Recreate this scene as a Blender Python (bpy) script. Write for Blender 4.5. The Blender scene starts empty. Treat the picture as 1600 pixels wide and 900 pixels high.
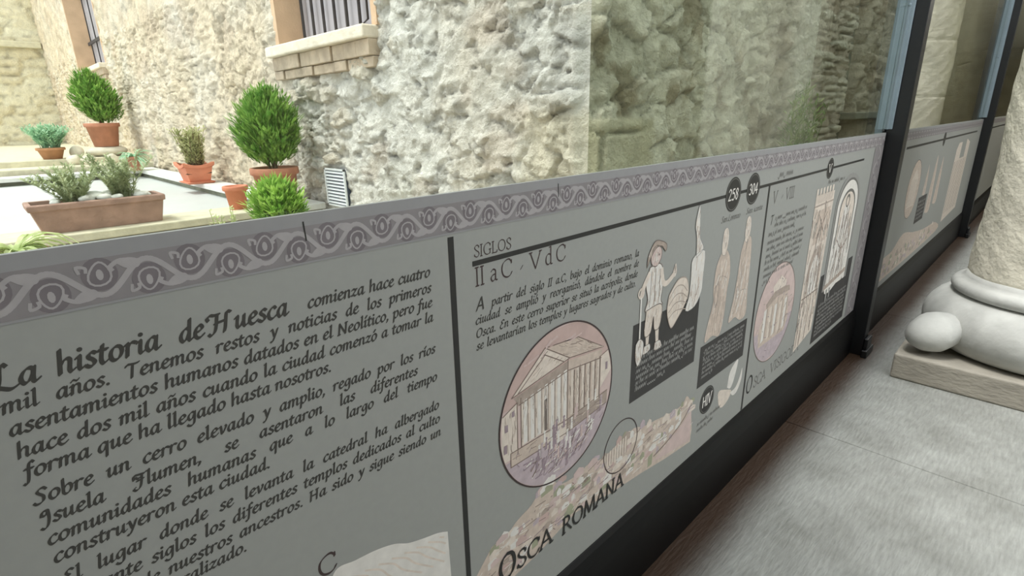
import bpy, math, random
import numpy as np
from mathutils import Vector, Matrix

scene = bpy.context.scene
C = scene.collection
PI = math.pi

# ------------------------------------------------------------------ camera
cam_d = bpy.data.cameras.new('camera')
cam_d.sensor_width = 36.0
cam_d.lens = 836.0 / 1600.0 * 36.0
cam_d.clip_start = 0.02
cam_d.clip_end = 300
cam = bpy.data.objects.new('camera', cam_d)
C.objects.link(cam)
_f = 836.0
_H1 = Vector((1690 - 800, 159 - 450, _f))          # along the panel
_V = Vector((850 - 800, 3060 - 450, _f)).normalized()   # straight down
_H1 = (_H1 - _V * _H1.dot(_V)).normalized()
_H2 = _V.cross(_H1)
if _H2.z < 0:
    _H2 = -_H2
# image axes (right, down, forward) seen in world axes
_right = Vector((_H1.x, _H2.x, -_V.x))
_down = Vector((_H1.y, _H2.y, -_V.y))
_fwd = Vector((_H1.z, _H2.z, -_V.z))
_m = Matrix((( _right.x, -_down.x, -_fwd.x), (_right.y, -_down.y, -_fwd.y), (_right.z, -_down.z, -_fwd.z))).to_4x4()
_m.translation = Vector((0, -0.75, 1.5))
cam.matrix_world = _m
scene.camera = cam

# ------------------------------------------------------------------ light and exposure
scene.view_settings.view_transform = 'Standard'
scene.view_settings.look = 'None'
scene.view_settings.gamma = 1
scene.view_settings.exposure = 0.5
scene.view_settings.use_curve_mapping = False

world = bpy.data.worlds.new('overcast_sky')
scene.world = world
world.use_nodes = True
_bg = world.node_tree.nodes['Background']
_bg.inputs['Color'].default_value = (0.92, 0.965, 1.0, 1)
_bg.inputs['Strength'].default_value = 1.55

def add_light(name, kind, loc, rot, energy, color=(1, 1, 1), **kw):
    l = bpy.data.lights.new(name, kind)
    l.energy = energy
    l.color = color
    for k, v in kw.items():
        setattr(l, k, v)
    o = bpy.data.objects.new(name, l)
    o.location = loc
    o.rotation_euler = rot
    C.objects.link(o)
    return o

def aim(src, dst):
    return (Vector(dst) - Vector(src)).to_track_quat('-Z', 'Y').to_euler()

# high veiled sun over the courtyard
add_light('sun', 'SUN', (-4, 2, 9), aim((-1.9, 0.42, 5.2), (0, 0, 0)), 1.9, (1, 0.97, 0.92), angle=math.radians(14))
# added fill light high on the rear side; no windows are built there
add_light('rear_fill_light', 'AREA', (2.4, -3.75, 2.95), aim((2.4, -3.75, 2.95), (1.8, 0, 0.85)), 62, (0.93, 0.97, 1.0), shape='RECTANGLE', size=3.6, size_y=0.7)

# unseen fill light added to brighten the far bays of the walk
add_light('far_fill_light', 'AREA', (11.2, -1.2, 3.36), aim((11.2, -1.2, 3.36), (10.8, -0.9, 0)), 45, (1.0, 0.96, 0.88), shape='RECTANGLE', size=3.0, size_y=0.6)

# ------------------------------------------------------------------ helpers
def srgb(r, g, b):
    def c(v):
        v /= 255.0
        return v / 12.92 if v <= 0.04045 else ((v + 0.055) / 1.055) ** 2.4
    return (c(r), c(g), c(b))

def new_mat(name):
    m = bpy.data.materials.new(name)
    m.use_nodes = True
    nt = m.node_tree
    b = nt.nodes['Principled BSDF']
    return m, nt, b

def mat(name, col, rough=0.7, var=0.0, scale=12.0, bump=0.0, bscale=60.0, metal=0.0, spec=0.5, stretch=(1, 1, 1)):
    """principled material with noise-driven colour variation and bump"""
    m, nt, b = new_mat(name)
    b.inputs['Roughness'].default_value = rough
    b.inputs['Metallic'].default_value = metal
    b.inputs['Specular IOR Level'].default_value = spec
    tc = nt.nodes.new('ShaderNodeTexCoord')
    mp = nt.nodes.new('ShaderNodeMapping')
    mp.inputs['Scale'].default_value = stretch
    nt.links.new(tc.outputs['Object'], mp.inputs['Vector'])
    n = nt.nodes.new('ShaderNodeTexNoise')
    n.inputs['Scale'].default_value = scale
    n.inputs['Detail'].default_value = 6
    nt.links.new(mp.outputs[0], n.inputs['Vector'])
    r = nt.nodes.new('ShaderNodeValToRGB')
    r.color_ramp.elements[0].position = 0.3
    r.color_ramp.elements[1].position = 0.7
    r.color_ramp.elements[0].color = tuple(c * (1 - var) for c in col) + (1,)
    r.color_ramp.elements[1].color = tuple(min(1, c * (1 + var)) for c in col) + (1,)
    nt.links.new(n.outputs['Fac'], r.inputs['Fac'])
    nt.links.new(r.outputs[0], b.inputs['Base Color'])
    if bump > 0:
        n2 = nt.nodes.new('ShaderNodeTexNoise')
        n2.inputs['Scale'].default_value = bscale
        n2.inputs['Detail'].default_value = 5
        nt.links.new(mp.outputs[0], n2.inputs['Vector'])
        bp = nt.nodes.new('ShaderNodeBump')
        bp.inputs['Strength'].default_value = bump
        bp.inputs['Distance'].default_value = 0.01
        nt.links.new(n2.outputs['Fac'], bp.inputs['Height'])
        nt.links.new(bp.outputs[0], b.inputs['Normal'])
    return m

def attr_mat(name, rough=0.9, bump=0.6, bscale=45.0, dist=0.02, var=0.18):
    """stone material: the stone's own colour per vertex, plus procedural grain"""
    m, nt, b = new_mat(name)
    b.inputs['Roughness'].default_value = rough
    b.inputs['Specular IOR Level'].default_value = 0.2
    a = nt.nodes.new('ShaderNodeAttribute')
    a.attribute_name = 'stone_colour'
    tc = nt.nodes.new('ShaderNodeTexCoord')
    n = nt.nodes.new('ShaderNodeTexNoise')
    n.inputs['Scale'].default_value = 9
    n.inputs['Detail'].default_value = 8
    n.inputs['Roughness'].default_value = 0.7
    nt.links.new(tc.outputs['Object'], n.inputs['Vector'])
    mr = nt.nodes.new('ShaderNodeMapRange')
    mr.inputs['From Min'].default_value = 0.3
    mr.inputs['From Max'].default_value = 0.7
    mr.inputs['To Min'].default_value = 1 - var
    mr.inputs['To Max'].default_value = 1 + var
    nt.links.new(n.outputs['Fac'], mr.inputs['Value'])
    mx = nt.nodes.new('ShaderNodeVectorMath')
    mx.operation = 'SCALE'
    nt.links.new(a.outputs['Color'], mx.inputs[0])
    nt.links.new(mr.outputs[0], mx.inputs['Scale'])
    nt.links.new(mx.outputs[0], b.inputs['Base Color'])
    n2 = nt.nodes.new('ShaderNodeTexNoise')
    n2.inputs['Scale'].default_value = bscale
    n2.inputs['Detail'].default_value = 8
    n2.inputs['Roughness'].default_value = 0.65
    nt.links.new(tc.outputs['Object'], n2.inputs['Vector'])
    bp = nt.nodes.new('ShaderNodeBump')
    bp.inputs['Strength'].default_value = bump
    bp.inputs['Distance'].default_value = dist
    nt.links.new(n2.outputs['Fac'], bp.inputs['Height'])
    nt.links.new(bp.outputs[0], b.inputs['Normal'])
    return m

class MB:
    """collects shapes that end up in one mesh"""
    def __init__(self):
        self.v = []; self.f = []; self.m = []
    def add(self, v, f, mi=0):
        o = len(self.v)
        self.v.extend([tuple(p) for p in v])
        self.f.extend([tuple(i + o for i in q) for q in f])
        self.m.extend([mi] * len(f))
        return self
    def box(self, x0, y0, z0, x1, y1, z1, mi=0, top=None):
        """top = (dx, dy) widens the top face"""
        dx, dy = top or (0, 0)
        v = [(x0, y0, z0), (x1, y0, z0), (x1, y1, z0), (x0, y1, z0),
             (x0 - dx, y0 - dy, z1), (x1 + dx, y0 - dy, z1), (x1 + dx, y1 + dy, z1), (x0 - dx, y1 + dy, z1)]
        f = [(0, 3, 2, 1), (4, 5, 6, 7), (0, 1, 5, 4), (1, 2, 6, 5), (2, 3, 7, 6), (3, 0, 4, 7)]
        return self.add(v, f, mi)
    def lathe(self, prof, n=32, c=(0, 0, 0), mi=0, cap0=True, cap1=True, wob=None):
        v = []; f = []
        for k, (r, z) in enumerate(prof):
            for i in range(n):
                a = 2 * PI * i / n
                rr = r + (wob(a, z) if wob else 0)
                v.append((c[0] + rr * math.cos(a), c[1] + rr * math.sin(a), c[2] + z))
        for k in range(len(prof) - 1):
            for i in range(n):
                j = (i + 1) % n
                f.append((k * n + i, k * n + j, (k + 1) * n + j, (k + 1) * n + i))
        if cap0: f.append(tuple(range(n - 1, -1, -1)))
        if cap1: f.append(tuple((len(prof) - 1) * n + i for i in range(n)))
        return self.add(v, f, mi)
    def tube(self, pts, r0, r1=None, n=6, mi=0):
        r1 = r0 if r1 is None else r1
        pts = [Vector(p) for p in pts]
        v = []; f = []
        for k, p in enumerate(pts):
            d = (pts[min(k + 1, len(pts) - 1)] - pts[max(k - 1, 0)]).normalized()
            a = Vector((0, 0, 1)) if abs(d.z) < 0.9 else Vector((1, 0, 0))
            s = d.cross(a).normalized(); t = d.cross(s)
            r = r0 + (r1 - r0) * k / max(1, len(pts) - 1)
            for i in range(n):
                w = 2 * PI * i / n
                v.append(p + s * (r * math.cos(w)) + t * (r * math.sin(w)))
        for k in range(len(pts) - 1):
            for i in range(n):
                j = (i + 1) % n
                f.append((k * n + i, (k + 1) * n + i, (k + 1) * n + j, k * n + j))
        f.append(tuple(range(n))); f.append(tuple((len(pts) - 1) * n + i for i in range(n - 1, -1, -1)))
        return self.add(v, f, mi)
    def ball(self, c, r, seed=0, rough=0.12, n=10, mi=0, rz=0.0):
        """lumpy ellipsoid (a stone)"""
        rnd = random.Random(seed)
        ph = [rnd.uniform(0, 6.28) for _ in range(6)]
        v = []; f = []
        for k in range(n + 1):
            th = PI * k / n
            for i in range(2 * n):
                a = PI * i / n
                d = 1 + rough * (math.sin(2 * a + ph[0] + th * 2) + math.sin(3 * a + ph[1]) * math.sin(2 * th + ph[2]) + math.sin(3 * th + ph[3] + a)) * math.sin(th)
                x = r[0] * d * math.sin(th) * math.cos(a); y = r[1] * d * math.sin(th) * math.sin(a)
                v.append((c[0] + x * math.cos(rz) - y * math.sin(rz), c[1] + x * math.sin(rz) + y * math.cos(rz), c[2] + r[2] * d * math.cos(th)))
        for k in range(n):
            for i in range(2 * n):
                j = (i + 1) % (2 * n)
                f.append((k * 2 * n + i, (k + 1) * 2 * n + i, (k + 1) * 2 * n + j, k * 2 * n + j))
        return self.add(v, f, mi)
    def build(self, name, mats, parent=None, smooth=False, bevel=0.0, loc=None):
        me = bpy.data.meshes.new(name)
        me.from_pydata(self.v, [], self.f)
        mats = mats if isinstance(mats, (list, tuple)) else [mats]
        for m in mats:
            me.materials.append(m)
        if len(mats) > 1:
            me.polygons.foreach_set('material_index', self.m)
        if smooth:
            me.polygons.foreach_set('use_smooth', [True] * len(me.polygons))
        me.update()
        o = bpy.data.objects.new(name, me)
        C.objects.link(o)
        if parent is not None:
            o.parent = parent
        if loc is not None:
            o.location = loc
        if bevel > 0:
            b = o.modifiers.new('bevel', 'BEVEL')
            b.width = bevel; b.segments = 3; b.limit_method = 'ANGLE'
        return o

def tag(o, label, cat, group=None):
    o['label'] = label
    o['category'] = cat
    if group:
        o['group'] = group
    return o

def thing(name, label, cat, loc=(0, 0, 0), group=None, rz=0.0):
    o = bpy.data.objects.new(name, None)
    o.empty_display_size = 0.1
    C.objects.link(o)
    o.location = loc
    o.rotation_euler = (0, 0, rz)
    return tag(o, label, cat, group)

def struct(o):
    o['kind'] = 'structure'
    return o

# numpy noise
def _hash(ix, iy, s):
    h = (ix.astype(np.int64) * 374761393 + iy.astype(np.int64) * 668265263 + s * 974711 + 12345) & 0xffffffff
    h = ((h ^ (h >> 13)) * 1274126177) & 0xffffffff
    h = ((h ^ (h >> 16)) * 2246822519) & 0xffffffff
    h = h ^ (h >> 15)
    return (h & 0xffffff) / float(0xffffff)

def vnoise(u, v, s=0):
    iu = np.floor(u); iv = np.floor(v)
    fu = u - iu; fv = v - iv
    fu = fu * fu * (3 - 2 * fu); fv = fv * fv * (3 - 2 * fv)
    a = _hash(iu, iv, s); b = _hash(iu + 1, iv, s); c = _hash(iu, iv + 1, s); d = _hash(iu + 1, iv + 1, s)
    return (a * (1 - fu) + b * fu) * (1 - fv) + (c * (1 - fu) + d * fu) * fv

def fbm(u, v, s=0, oct=5):
    t = np.zeros_like(u); a = 0.5
    for k in range(oct):
        t = t + a * vnoise(u * 2 ** k, v * 2 ** k, s + 31 * k)
        a *= 0.5
    return t

def stones(u, v, cw, ch, s=0, jit=0.8, brick=0.0):
    """cell pattern: returns joint distance (0 in the joint) and a random value per stone"""
    x = u / cw; y = v / ch
    iy = np.floor(y)
    best = np.full(u.shape, 9e9); sec = np.full(u.shape, 9e9); rid = np.zeros(u.shape)
    for dy in (-1, 0, 1):
        cy = iy + dy
        sh = brick * _hash(cy, cy * 0 + 7, s)
        ix = np.floor(x - sh)
        for dx in (-1, 0, 1):
            cx = ix + dx
            px = cx + 0.5 + jit * (_hash(cx, cy, s + 1) - 0.5) + sh
            py = cy + 0.5 + jit * 0.8 * (_hash(cx, cy, s + 2) - 0.5)
            d = np.sqrt((x - px) ** 2 + ((y - py)) ** 2)
            r = _hash(cx, cy, s + 3)
            m = d < best
            sec = np.where(m, best, np.minimum(sec, d))
            rid = np.where(m, r, rid)
            best = np.where(m, d, best)
    return sec - best, rid

def sstep(a, b, x):
    t = np.clip((x - a) / (b - a), 0, 1)
    return t * t * (3 - 2 * t)

def grid_wall(name, us, vs, to_xyz, normal, height, colour, material, holes=()):
    """a wall built as a displaced grid; height and colour are arrays over the grid"""
    U, V = np.meshgrid(us, vs, indexing='ij')
    H = height(U, V); K = colour(U, V)
    P = to_xyz(U, V) + np.array(normal)[None, None, :] * H[..., None]
    nu, nv = U.shape
    idx = np.arange(nu * nv).reshape(nu, nv)
    a = idx[:-1, :-1]; b = idx[1:, :-1]; c = idx[1:, 1:]; d = idx[:-1, 1:]
    q = np.stack([a, b, c, d], -1).reshape(-1, 4)
    cu = ((U[:-1, :-1] + U[1:, 1:]) / 2).ravel(); cv = ((V[:-1, :-1] + V[1:, 1:]) / 2).ravel()
    keep = np.ones(len(q), bool)
    for (u0, u1, v0, v1) in holes:
        keep &= ~((cu > u0) & (cu < u1) & (cv > v0) & (cv < v1))
    q = q[keep]
    e1 = P.reshape(-1, 3)[q[0, 1]] - P.reshape(-1, 3)[q[0, 0]]; e2 = P.reshape(-1, 3)[q[0, 3]] - P.reshape(-1, 3)[q[0, 0]]
    if np.dot(np.cross(e1, e2), np.array(normal)) < 0:
        q = q[:, ::-1]
    me = bpy.data.meshes.new(name)
    me.from_pydata(P.reshape(-1, 3).tolist(), [], q.tolist())
    at = me.attributes.new('stone_colour', 'FLOAT_COLOR', 'POINT')
    col = np.concatenate([K.reshape(-1, 3), np.ones((nu * nv, 1))], 1).astype(np.float32)
    at.data.foreach_set('color', col.ravel())
    me.materials.append(material)
    me.polygons.foreach_set('use_smooth', [True] * len(me.polygons))
    me.update()
    o = bpy.data.objects.new(name, me)
    C.objects.link(o)
    return struct(o)

def axis(a, b, step, marks=()):
    s = set(np.round(np.linspace(a, b, max(2, int(round((b - a) / step)) + 1)), 5).tolist())
    for m in marks:
        near = min(s, key=lambda t: abs(t - m))
        if near not in (a, b): s.discard(near)
        s.add(m)
    return np.array(sorted(s))

def mixc(a, b, t):
    return np.array(a)[None, None, :] * (1 - t[..., None]) + np.array(b)[None, None, :] * t[..., None]
# ------------------------------------------------------------------ materials
M_rubble = attr_mat('rubble_stone', bump=1.0, bscale=34, dist=0.045)
M_floor = None
M_steel_dark = mat('black_painted_steel', srgb(17, 19, 22), 0.42, 0.15, 20)
M_steel_blue = mat('blue_grey_painted_steel', srgb(134, 150, 160), 0.45, 0.08, 14)
M_iron = mat('wrought_iron', srgb(52, 48, 54), 0.6, 0.2, 30)
M_jamb = mat('tan_plaster', srgb(204, 172, 142), 0.9, 0.12, 5, 0.4, 50)
M_brick = mat('sill_brick', srgb(182, 164, 144), 0.95, 0.25, 9, 0.8, 40)
M_sill = mat('pale_sill_stone', srgb(226, 214, 196), 0.9, 0.12, 12, 0.5, 50)
M_shutter = mat('lilac_shutter', srgb(166, 160, 166), 0.7, 0.08, 5)
M_white_slab = mat('whitewashed_slab', srgb(214, 213, 208), 0.8, 0.08, 6, 0.3, 40)
M_tan_slab = mat('pale_sandstone_slab', srgb(206, 199, 174), 0.85, 0.12, 14, 0.4, 50)
M_basin_in = mat('white_basin_render', srgb(188, 190, 188), 0.55, 0.05, 3)
M_render_grey = mat('mossy_grey_render', srgb(120, 120, 104), 0.9, 0.3, 7, 0.6, 40)
M_ground = mat('courtyard_gravel', srgb(170, 160, 140), 0.95, 0.25, 14, 0.8, 70)
M_unseen_ceiling = mat('unseen_ceiling_plaster', srgb(176, 164, 146), 0.9, 0.08, 2)
M_innerwall = mat('cloister_wall_stone', srgb(176, 164, 140), 0.9, 0.2, 3, 0.6, 20)

def stone_floor():
    m, nt, b = new_mat('worn_flagstone')
    L = nt.links
    tc = nt.nodes.new('ShaderNodeTexCoord')
    sep = nt.nodes.new('ShaderNodeSeparateXYZ'); L.new(tc.outputs['Object'], sep.inputs[0])
    n1 = nt.nodes.new('ShaderNodeTexNoise'); n1.inputs['Scale'].default_value = 4; n1.inputs['Detail'].default_value = 8; n1.inputs['Roughness'].default_value = .65
    L.new(tc.outputs['Object'], n1.inputs['Vector'])
    mp = nt.nodes.new('ShaderNodeMapping'); mp.inputs['Scale'].default_value = (14, 90, 14); mp.inputs['Rotation'].default_value = (0, 0, math.radians(52))
    L.new(tc.outputs['Object'], mp.inputs['Vector'])
    n2 = nt.nodes.new('ShaderNodeTexNoise'); n2.inputs['Scale'].default_value = 1; n2.inputs['Detail'].default_value = 5
    L.new(mp.outputs[0], n2.inputs['Vector'])
    r = nt.nodes.new('ShaderNodeValToRGB')
    e = r.color_ramp.elements
    e[0].position = .28; e[0].color = srgb(126, 127, 122) + (1,)
    e[1].position = .72; e[1].color = srgb(158, 160, 156) + (1,)
    L.new(n1.outputs['Fac'], r.inputs['Fac'])
    mm = nt.nodes.new('ShaderNodeMix'); mm.data_type = 'RGBA'; mm.blend_type = 'OVERLAY'; mm.inputs['Factor'].default_value = .35
    L.new(r.outputs[0], mm.inputs['A']); L.new(n2.outputs['Fac'], mm.inputs['B'])
    # brown strip along the rail: grime plus the panel's shade, painted into the colour
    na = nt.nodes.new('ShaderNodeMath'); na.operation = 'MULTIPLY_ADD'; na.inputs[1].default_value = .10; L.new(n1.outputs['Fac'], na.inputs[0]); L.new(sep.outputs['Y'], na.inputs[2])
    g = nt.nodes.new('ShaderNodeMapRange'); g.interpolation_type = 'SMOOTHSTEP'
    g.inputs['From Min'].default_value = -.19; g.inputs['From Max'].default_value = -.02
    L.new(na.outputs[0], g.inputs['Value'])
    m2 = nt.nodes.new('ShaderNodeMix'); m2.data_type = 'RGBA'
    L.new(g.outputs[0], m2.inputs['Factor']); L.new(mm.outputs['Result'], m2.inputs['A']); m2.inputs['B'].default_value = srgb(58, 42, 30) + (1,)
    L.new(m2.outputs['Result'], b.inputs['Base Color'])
    b.inputs['Roughness'].default_value = .62
    b.inputs['Specular IOR Level'].default_value = .3
    ad = nt.nodes.new('ShaderNodeMath'); ad.operation = 'ADD'; L.new(n1.outputs['Fac'], ad.inputs[0]); L.new(n2.outputs['Fac'], ad.inputs[1])
    bp = nt.nodes.new('ShaderNodeBump'); bp.inputs['Strength'].default_value = .45; bp.inputs['Distance'].default_value = .012
    L.new(ad.outputs[0], bp.inputs['Height']); L.new(bp.outputs[0], b.inputs['Normal'])
    return m

def glass_mat():
    m, nt, b = new_mat('window_glass')
    nt.nodes.remove(b)
    L = nt.links
    out = nt.nodes['Material Output']
    geo = nt.nodes.new('ShaderNodeNewGeometry')
    dot = nt.nodes.new('ShaderNodeVectorMath'); dot.operation = 'DOT_PRODUCT'
    L.new(geo.outputs['Normal'], dot.inputs[0]); L.new(geo.outputs['Incoming'], dot.inputs[1])
    ab = nt.nodes.new('ShaderNodeMath'); ab.operation = 'ABSOLUTE'; L.new(dot.outputs['Value'], ab.inputs[0])
    om = nt.nodes.new('ShaderNodeMath'); om.operation = 'SUBTRACT'; om.inputs[0].default_value = 1; L.new(ab.outputs[0], om.inputs[1])
    pw = nt.nodes.new('ShaderNodeMath'); pw.operation = 'POWER'; pw.inputs[1].default_value = 5; L.new(om.outputs[0], pw.inputs[0])
    sc = nt.nodes.new('ShaderNodeMath'); sc.operation = 'MULTIPLY_ADD'; sc.inputs[1].default_value = .96; sc.inputs[2].default_value = .04; L.new(pw.outputs[0], sc.inputs[0])
    tr = nt.nodes.new('ShaderNodeBsdfTransparent'); tr.inputs['Color'].default_value = (.95, .98, .96, 1)
    gl = nt.nodes.new('ShaderNodeBsdfGlossy'); gl.inputs['Roughness'].default_value = .015
    mx = nt.nodes.new('ShaderNodeMixShader')
    L.new(sc.outputs[0], mx.inputs['Fac']); L.new(tr.outputs[0], mx.inputs[1]); L.new(gl.outputs[0], mx.inputs[2])
    L.new(mx.outputs[0], out.inputs['Surface'])
    return m
M_glass = glass_mat()
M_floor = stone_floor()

# ------------------------------------------------------------------ floor of the cloister walk: flagstones with open joints
b = MB()
xs = [-3.0, -1.2, 0.75, 2.65, 4.75, 6.7, 8.8, 10.9, 13.0, 15.5, 18.2, 21, 23.5, 26]
ys = [-4.0, -2.5, -0.98, 0.06]
for i in range(len(xs) - 1):
    for j in range(len(ys) - 1):
        sh = 0.0
        b.box(xs[i] + .003, ys[j] + .003, -.12, xs[i + 1] - .003, ys[j + 1] - .003, 0.0)
b.box(-3, -4, -.2, 26, .06, -.004)
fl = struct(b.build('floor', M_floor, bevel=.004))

# ------------------------------------------------------------------ cloister shell
# unseen ceiling of the walk, its opening invented to let skylight in
b = MB(); b.box(-3.1, -4.1, 3.4, 26.1, -2.5, 3.5); b.box(-3.1, -2.5, 3.4, .6, -.1, 3.5); b.box(9.0, -2.5, 3.4, 26.1, -.1, 3.5)
struct(b.build('ceiling_unseen', M_unseen_ceiling))
struct(MB().box(-3.1, -.07, 3.36, 26.1, .06, 3.46).build('trim_4', M_steel_dark))
struct(MB().box(-3.1, -4.3, -.1, 26.1, -4.08, 3.5).build('wall_rear_core', M_innerwall))
struct(MB().box(-3.1, -4.1, -.1, -3.0, .02, 3.4).build('wall_left', M_innerwall))
struct(MB().box(26.0, -4.1, -.1, 26.1, .02, 3.4).build('wall_end', M_innerwall))

# ------------------------------------------------------------------ courtyard wall with the windows (plane x = 1.95)
W1 = (2.37, 3.73, 2.04, 3.6)     # y0 y1 z0 z1
W2 = (10.4, 13.0, 2.44, 5.4)
cream = srgb(240, 222, 196); buff = srgb(226, 209, 180); grey = srgb(216, 212, 203); pale = srgb(245, 241, 232); bluish = srgb(204, 206, 208)

def ridged(u, v, s=0, oct=5):
    t = np.zeros_like(u); a = .5
    for k in range(oct):
        n = 1 - np.abs(2 * vnoise(u * 2 ** k, v * 2 ** k, s + 17 * k) - 1)
        t = t + a * n * n
        a *= .55
    return t

def rubble_field(U, V, cw, ch, s, warp=.16):
    """flat-faced broken stones with sharp edges, each tilted its own way"""
    wu = U + warp * (fbm(U * 3.2, V * 4, s, 5) - .47); wv = V + warp * .8 * (fbm(U * 3 + 9, V * 4.4, s + 2, 5) - .47)
    d, r = stones(wu, wv, cw, ch, s + 5, .95)
    face = sstep(.0, .16, d)
    tilt = (fbm(U * 2.2 / cw * .3 + r * 31, V * 2.2 / ch * .3 + r * 17, s + 8, 2) - .4)
    return d, r, face, tilt

def lit_fields(U, V):
    d, r, face, tilt = rubble_field(U, V, .24, .115, 11, .2)
    d2, r2, f2, t2 = rubble_field(U, V, .10, .06, 27, .10)
    far = sstep(3.3, 4.5, U)
    pf = fbm(U * 1.5, V * 1.7, 33, 4)
    cover = sstep(.40, .54, pf + .10 * far * sstep(1.2, 2.4, V) - .05 * (1 - far))
    return d, r, face, tilt, d2, r2, f2, t2, far, cover

def lit_h(U, V):
    d, r, face, tilt, d2, r2, f2, t2, far, cover = lit_fields(U, V)
    rg = ridged(U * 5, V * 8, 41, 5)
    rough = .060 * (rg - .45) + .05 * (fbm(U * 14, V * 18, 45, 4) - .47)
    h = .055 * face * (.15 + r) + .06 * tilt + .03 * f2 * r2 + rough
    plaster = .034 + .03 * (fbm(U * 4, V * 5, 51, 5) - .45) + .035 * (ridged(U * 7, V * 9, 55, 5) - .5)
    pits = sstep(.52, .66, fbm(U * 9, V * 11, 57, 4))
    plaster = plaster - .04 * pits + .03 * far * f2 * sstep(.45, .8, r2)
    h = h * (1 - cover) + np.maximum(plaster, h * .7) * cover
    for (a, bb, c, e) in (W1, W2):
        du = np.maximum(np.maximum(a - U, U - bb), 0); dv = np.maximum(np.maximum(c - V, V - e), 0)
        k = sstep(.0, .1, np.sqrt(du ** 2 + dv ** 2))
        h = h * k + .03 * (1 - k)
    k = sstep(.74, .80, U)
    return h * k * (.86 - .22 * far)

def lit_c(U, V):
    d, r, face, tilt, d2, r2, f2, t2, far, cover = lit_fields(U, V)
    t = fbm(U * 2, V * 2, 61, 4)
    base = mixc(pale, cream, np.clip(far * .9 + (t - .45) * 1.3, 0, 1))
    st = mixc(grey, buff, np.clip(r * .8 + .3 * far, 0, 1))
    blue = sstep(.5, .6, fbm(U * 1.7 + 4, V * 2.3, 71, 4)) * (1 - far)
    st = st * (1 - .6 * blue[..., None]) + np.array(bluish)[None, None, :] * .6 * blue[..., None]
    body = face * sstep(.3, .7, r) * (1 - .75 * cover)
    c = base * (1 - .6 * body[..., None]) + st * .6 * body[..., None]
    joint = (1 - sstep(.0, .06, d)) * sstep(.40, .62, fbm(U * 3, V * 3, 81, 3)) * (1 - cover)
    c = c * (1 - .35 * joint[..., None])
    pit = sstep(.54, .66, fbm(U * 9, V * 11, 57, 4)) * cover
    c = c * (1 - .30 * pit[..., None])
    pink = sstep(.52, .62, fbm(U * 2.3 + 7, V * 3.1, 88, 3)) * .35
    c = c * (1 - pink[..., None]) + np.array(srgb(206, 182, 158))[None, None, :] * pink[..., None]
    moss = sstep(.45, .6, fbm(U * 3 + 2, V * 3, 95, 4)) * (1 - sstep(.9, 1.25, V)) * (1 - sstep(1.6, 2.6, U))
    c = c * (1 - .55 * moss[..., None]) + np.array(srgb(150, 150, 90))[None, None, :] * .55 * moss[..., None]
    yel = (1 - sstep(1.0, 1.25, U)) * (1 - sstep(1.48, 1.56, V))
    c = c * (1 - .3 * yel[..., None]) + np.array(srgb(222, 200, 140))[None, None, :] * .3 * yel[..., None]
    return c

ya = axis(.74, 5.2, .011, (W1[0], W1[1])); yb = axis(5.2, 17.5, .045, (W2[0], W2[1]))
us = np.concatenate([ya, yb[1:]])
vs = np.concatenate([axis(.55, 2.75, .0115, (W1[2], W2[2]))[:-1], axis(2.75, 6.0, .06, (W1[3], W2[3]))])
wx = lambda U, V: np.stack([np.full_like(U, 1.95), U, V], -1)
grid_wall('wall_right', us, vs, wx, (-1, 0, 0), lit_h, lit_c, M_rubble, holes=(W1, W2))

# ------------------------------------------------------------------ shaded side of the same building (plane y = 0.74)
g1 = srgb(214, 210, 186); g2 = srgb(198, 194, 170); g3 = srgb(230, 224, 200); g4 = srgb(196, 180, 158); ash = srgb(230, 222, 196); ash2 = srgb(208, 197, 168)


def gap_parts(U, V):
    dr, rr, fr, tr = rubble_field(U, V, .26, .17, 111, .24)
    dc, rc = stones(U + .03 * (fbm(U * 5, V * 5, 120) - .5), V + .03 * (fbm(U * 3, V * 9, 121) - .5), .34, .055, 131, .35, 1.0)
    da, ra = stones(U, V, 2.2, .55, 141, .12, 1.0)
    dq, rq = stones(U - 1.95, V + .13, .52, .26, 151, .08, .3)
    quoin = 1 - sstep(2.38, 2.44, U + .06 * (fbm(U * 4, V * 9, 7) - .5))
    quoin = quoin * (1 - sstep(1.47, 1.50, V))
    coursed = sstep(4.45, 4.6, U) * (1 - sstep(5.55, 5.6, U))
    ashl = sstep(7.6, 7.7, U)
    return (dr, rr), (dc, rc), (da, ra), (dq, rq), quoin, coursed, ashl

def gap_h(U, V):
    (dr, rr), (dc, rc), (da, ra), (dq, rq), quoin, coursed, ashl = gap_parts(U, V)
    rub = .03 * sstep(.0, .2, dr) * (.2 + rr) + .018 * (fbm(U * 2.4 + rr * 9, V * 2.4, 169, 3) - .45) + .07 * (ridged(U * 8, V * 6, 171, 5) - .45) + .05 * (fbm(U * 16, V * 14, 172, 4) - .47)
    crs = .035 * sstep(.02, .25, dc) * (.4 + .8 * rc) + .02 * (fbm(U * 8, V * 8, 173) - .5)
    asl = .03 * sstep(.0, .02, da) + .012 * (fbm(U * 5, V * 5, 175) - .5)
    quo = .045 * sstep(.0, .05, dq) + .02 * (fbm(U * 7, V * 7, 177) - .5)
    h = rub * (1 - coursed) + crs * coursed
    h = h * (1 - ashl) + asl * ashl
    h = h * (1 - quoin) + quo * quoin
    slot = sstep(5.55, 5.6, U) * (1 - sstep(5.85, 5.9, U))
    h = h - .16 * slot
    strip = sstep(4.05, 4.25, U) * (1 - sstep(4.53, 4.57, U))  # flattened band that carries the painted reflection of the column
    h = h * (1 - .7 * strip) + .05 * strip
    return h * sstep(1.95, 2.0, U)

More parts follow.
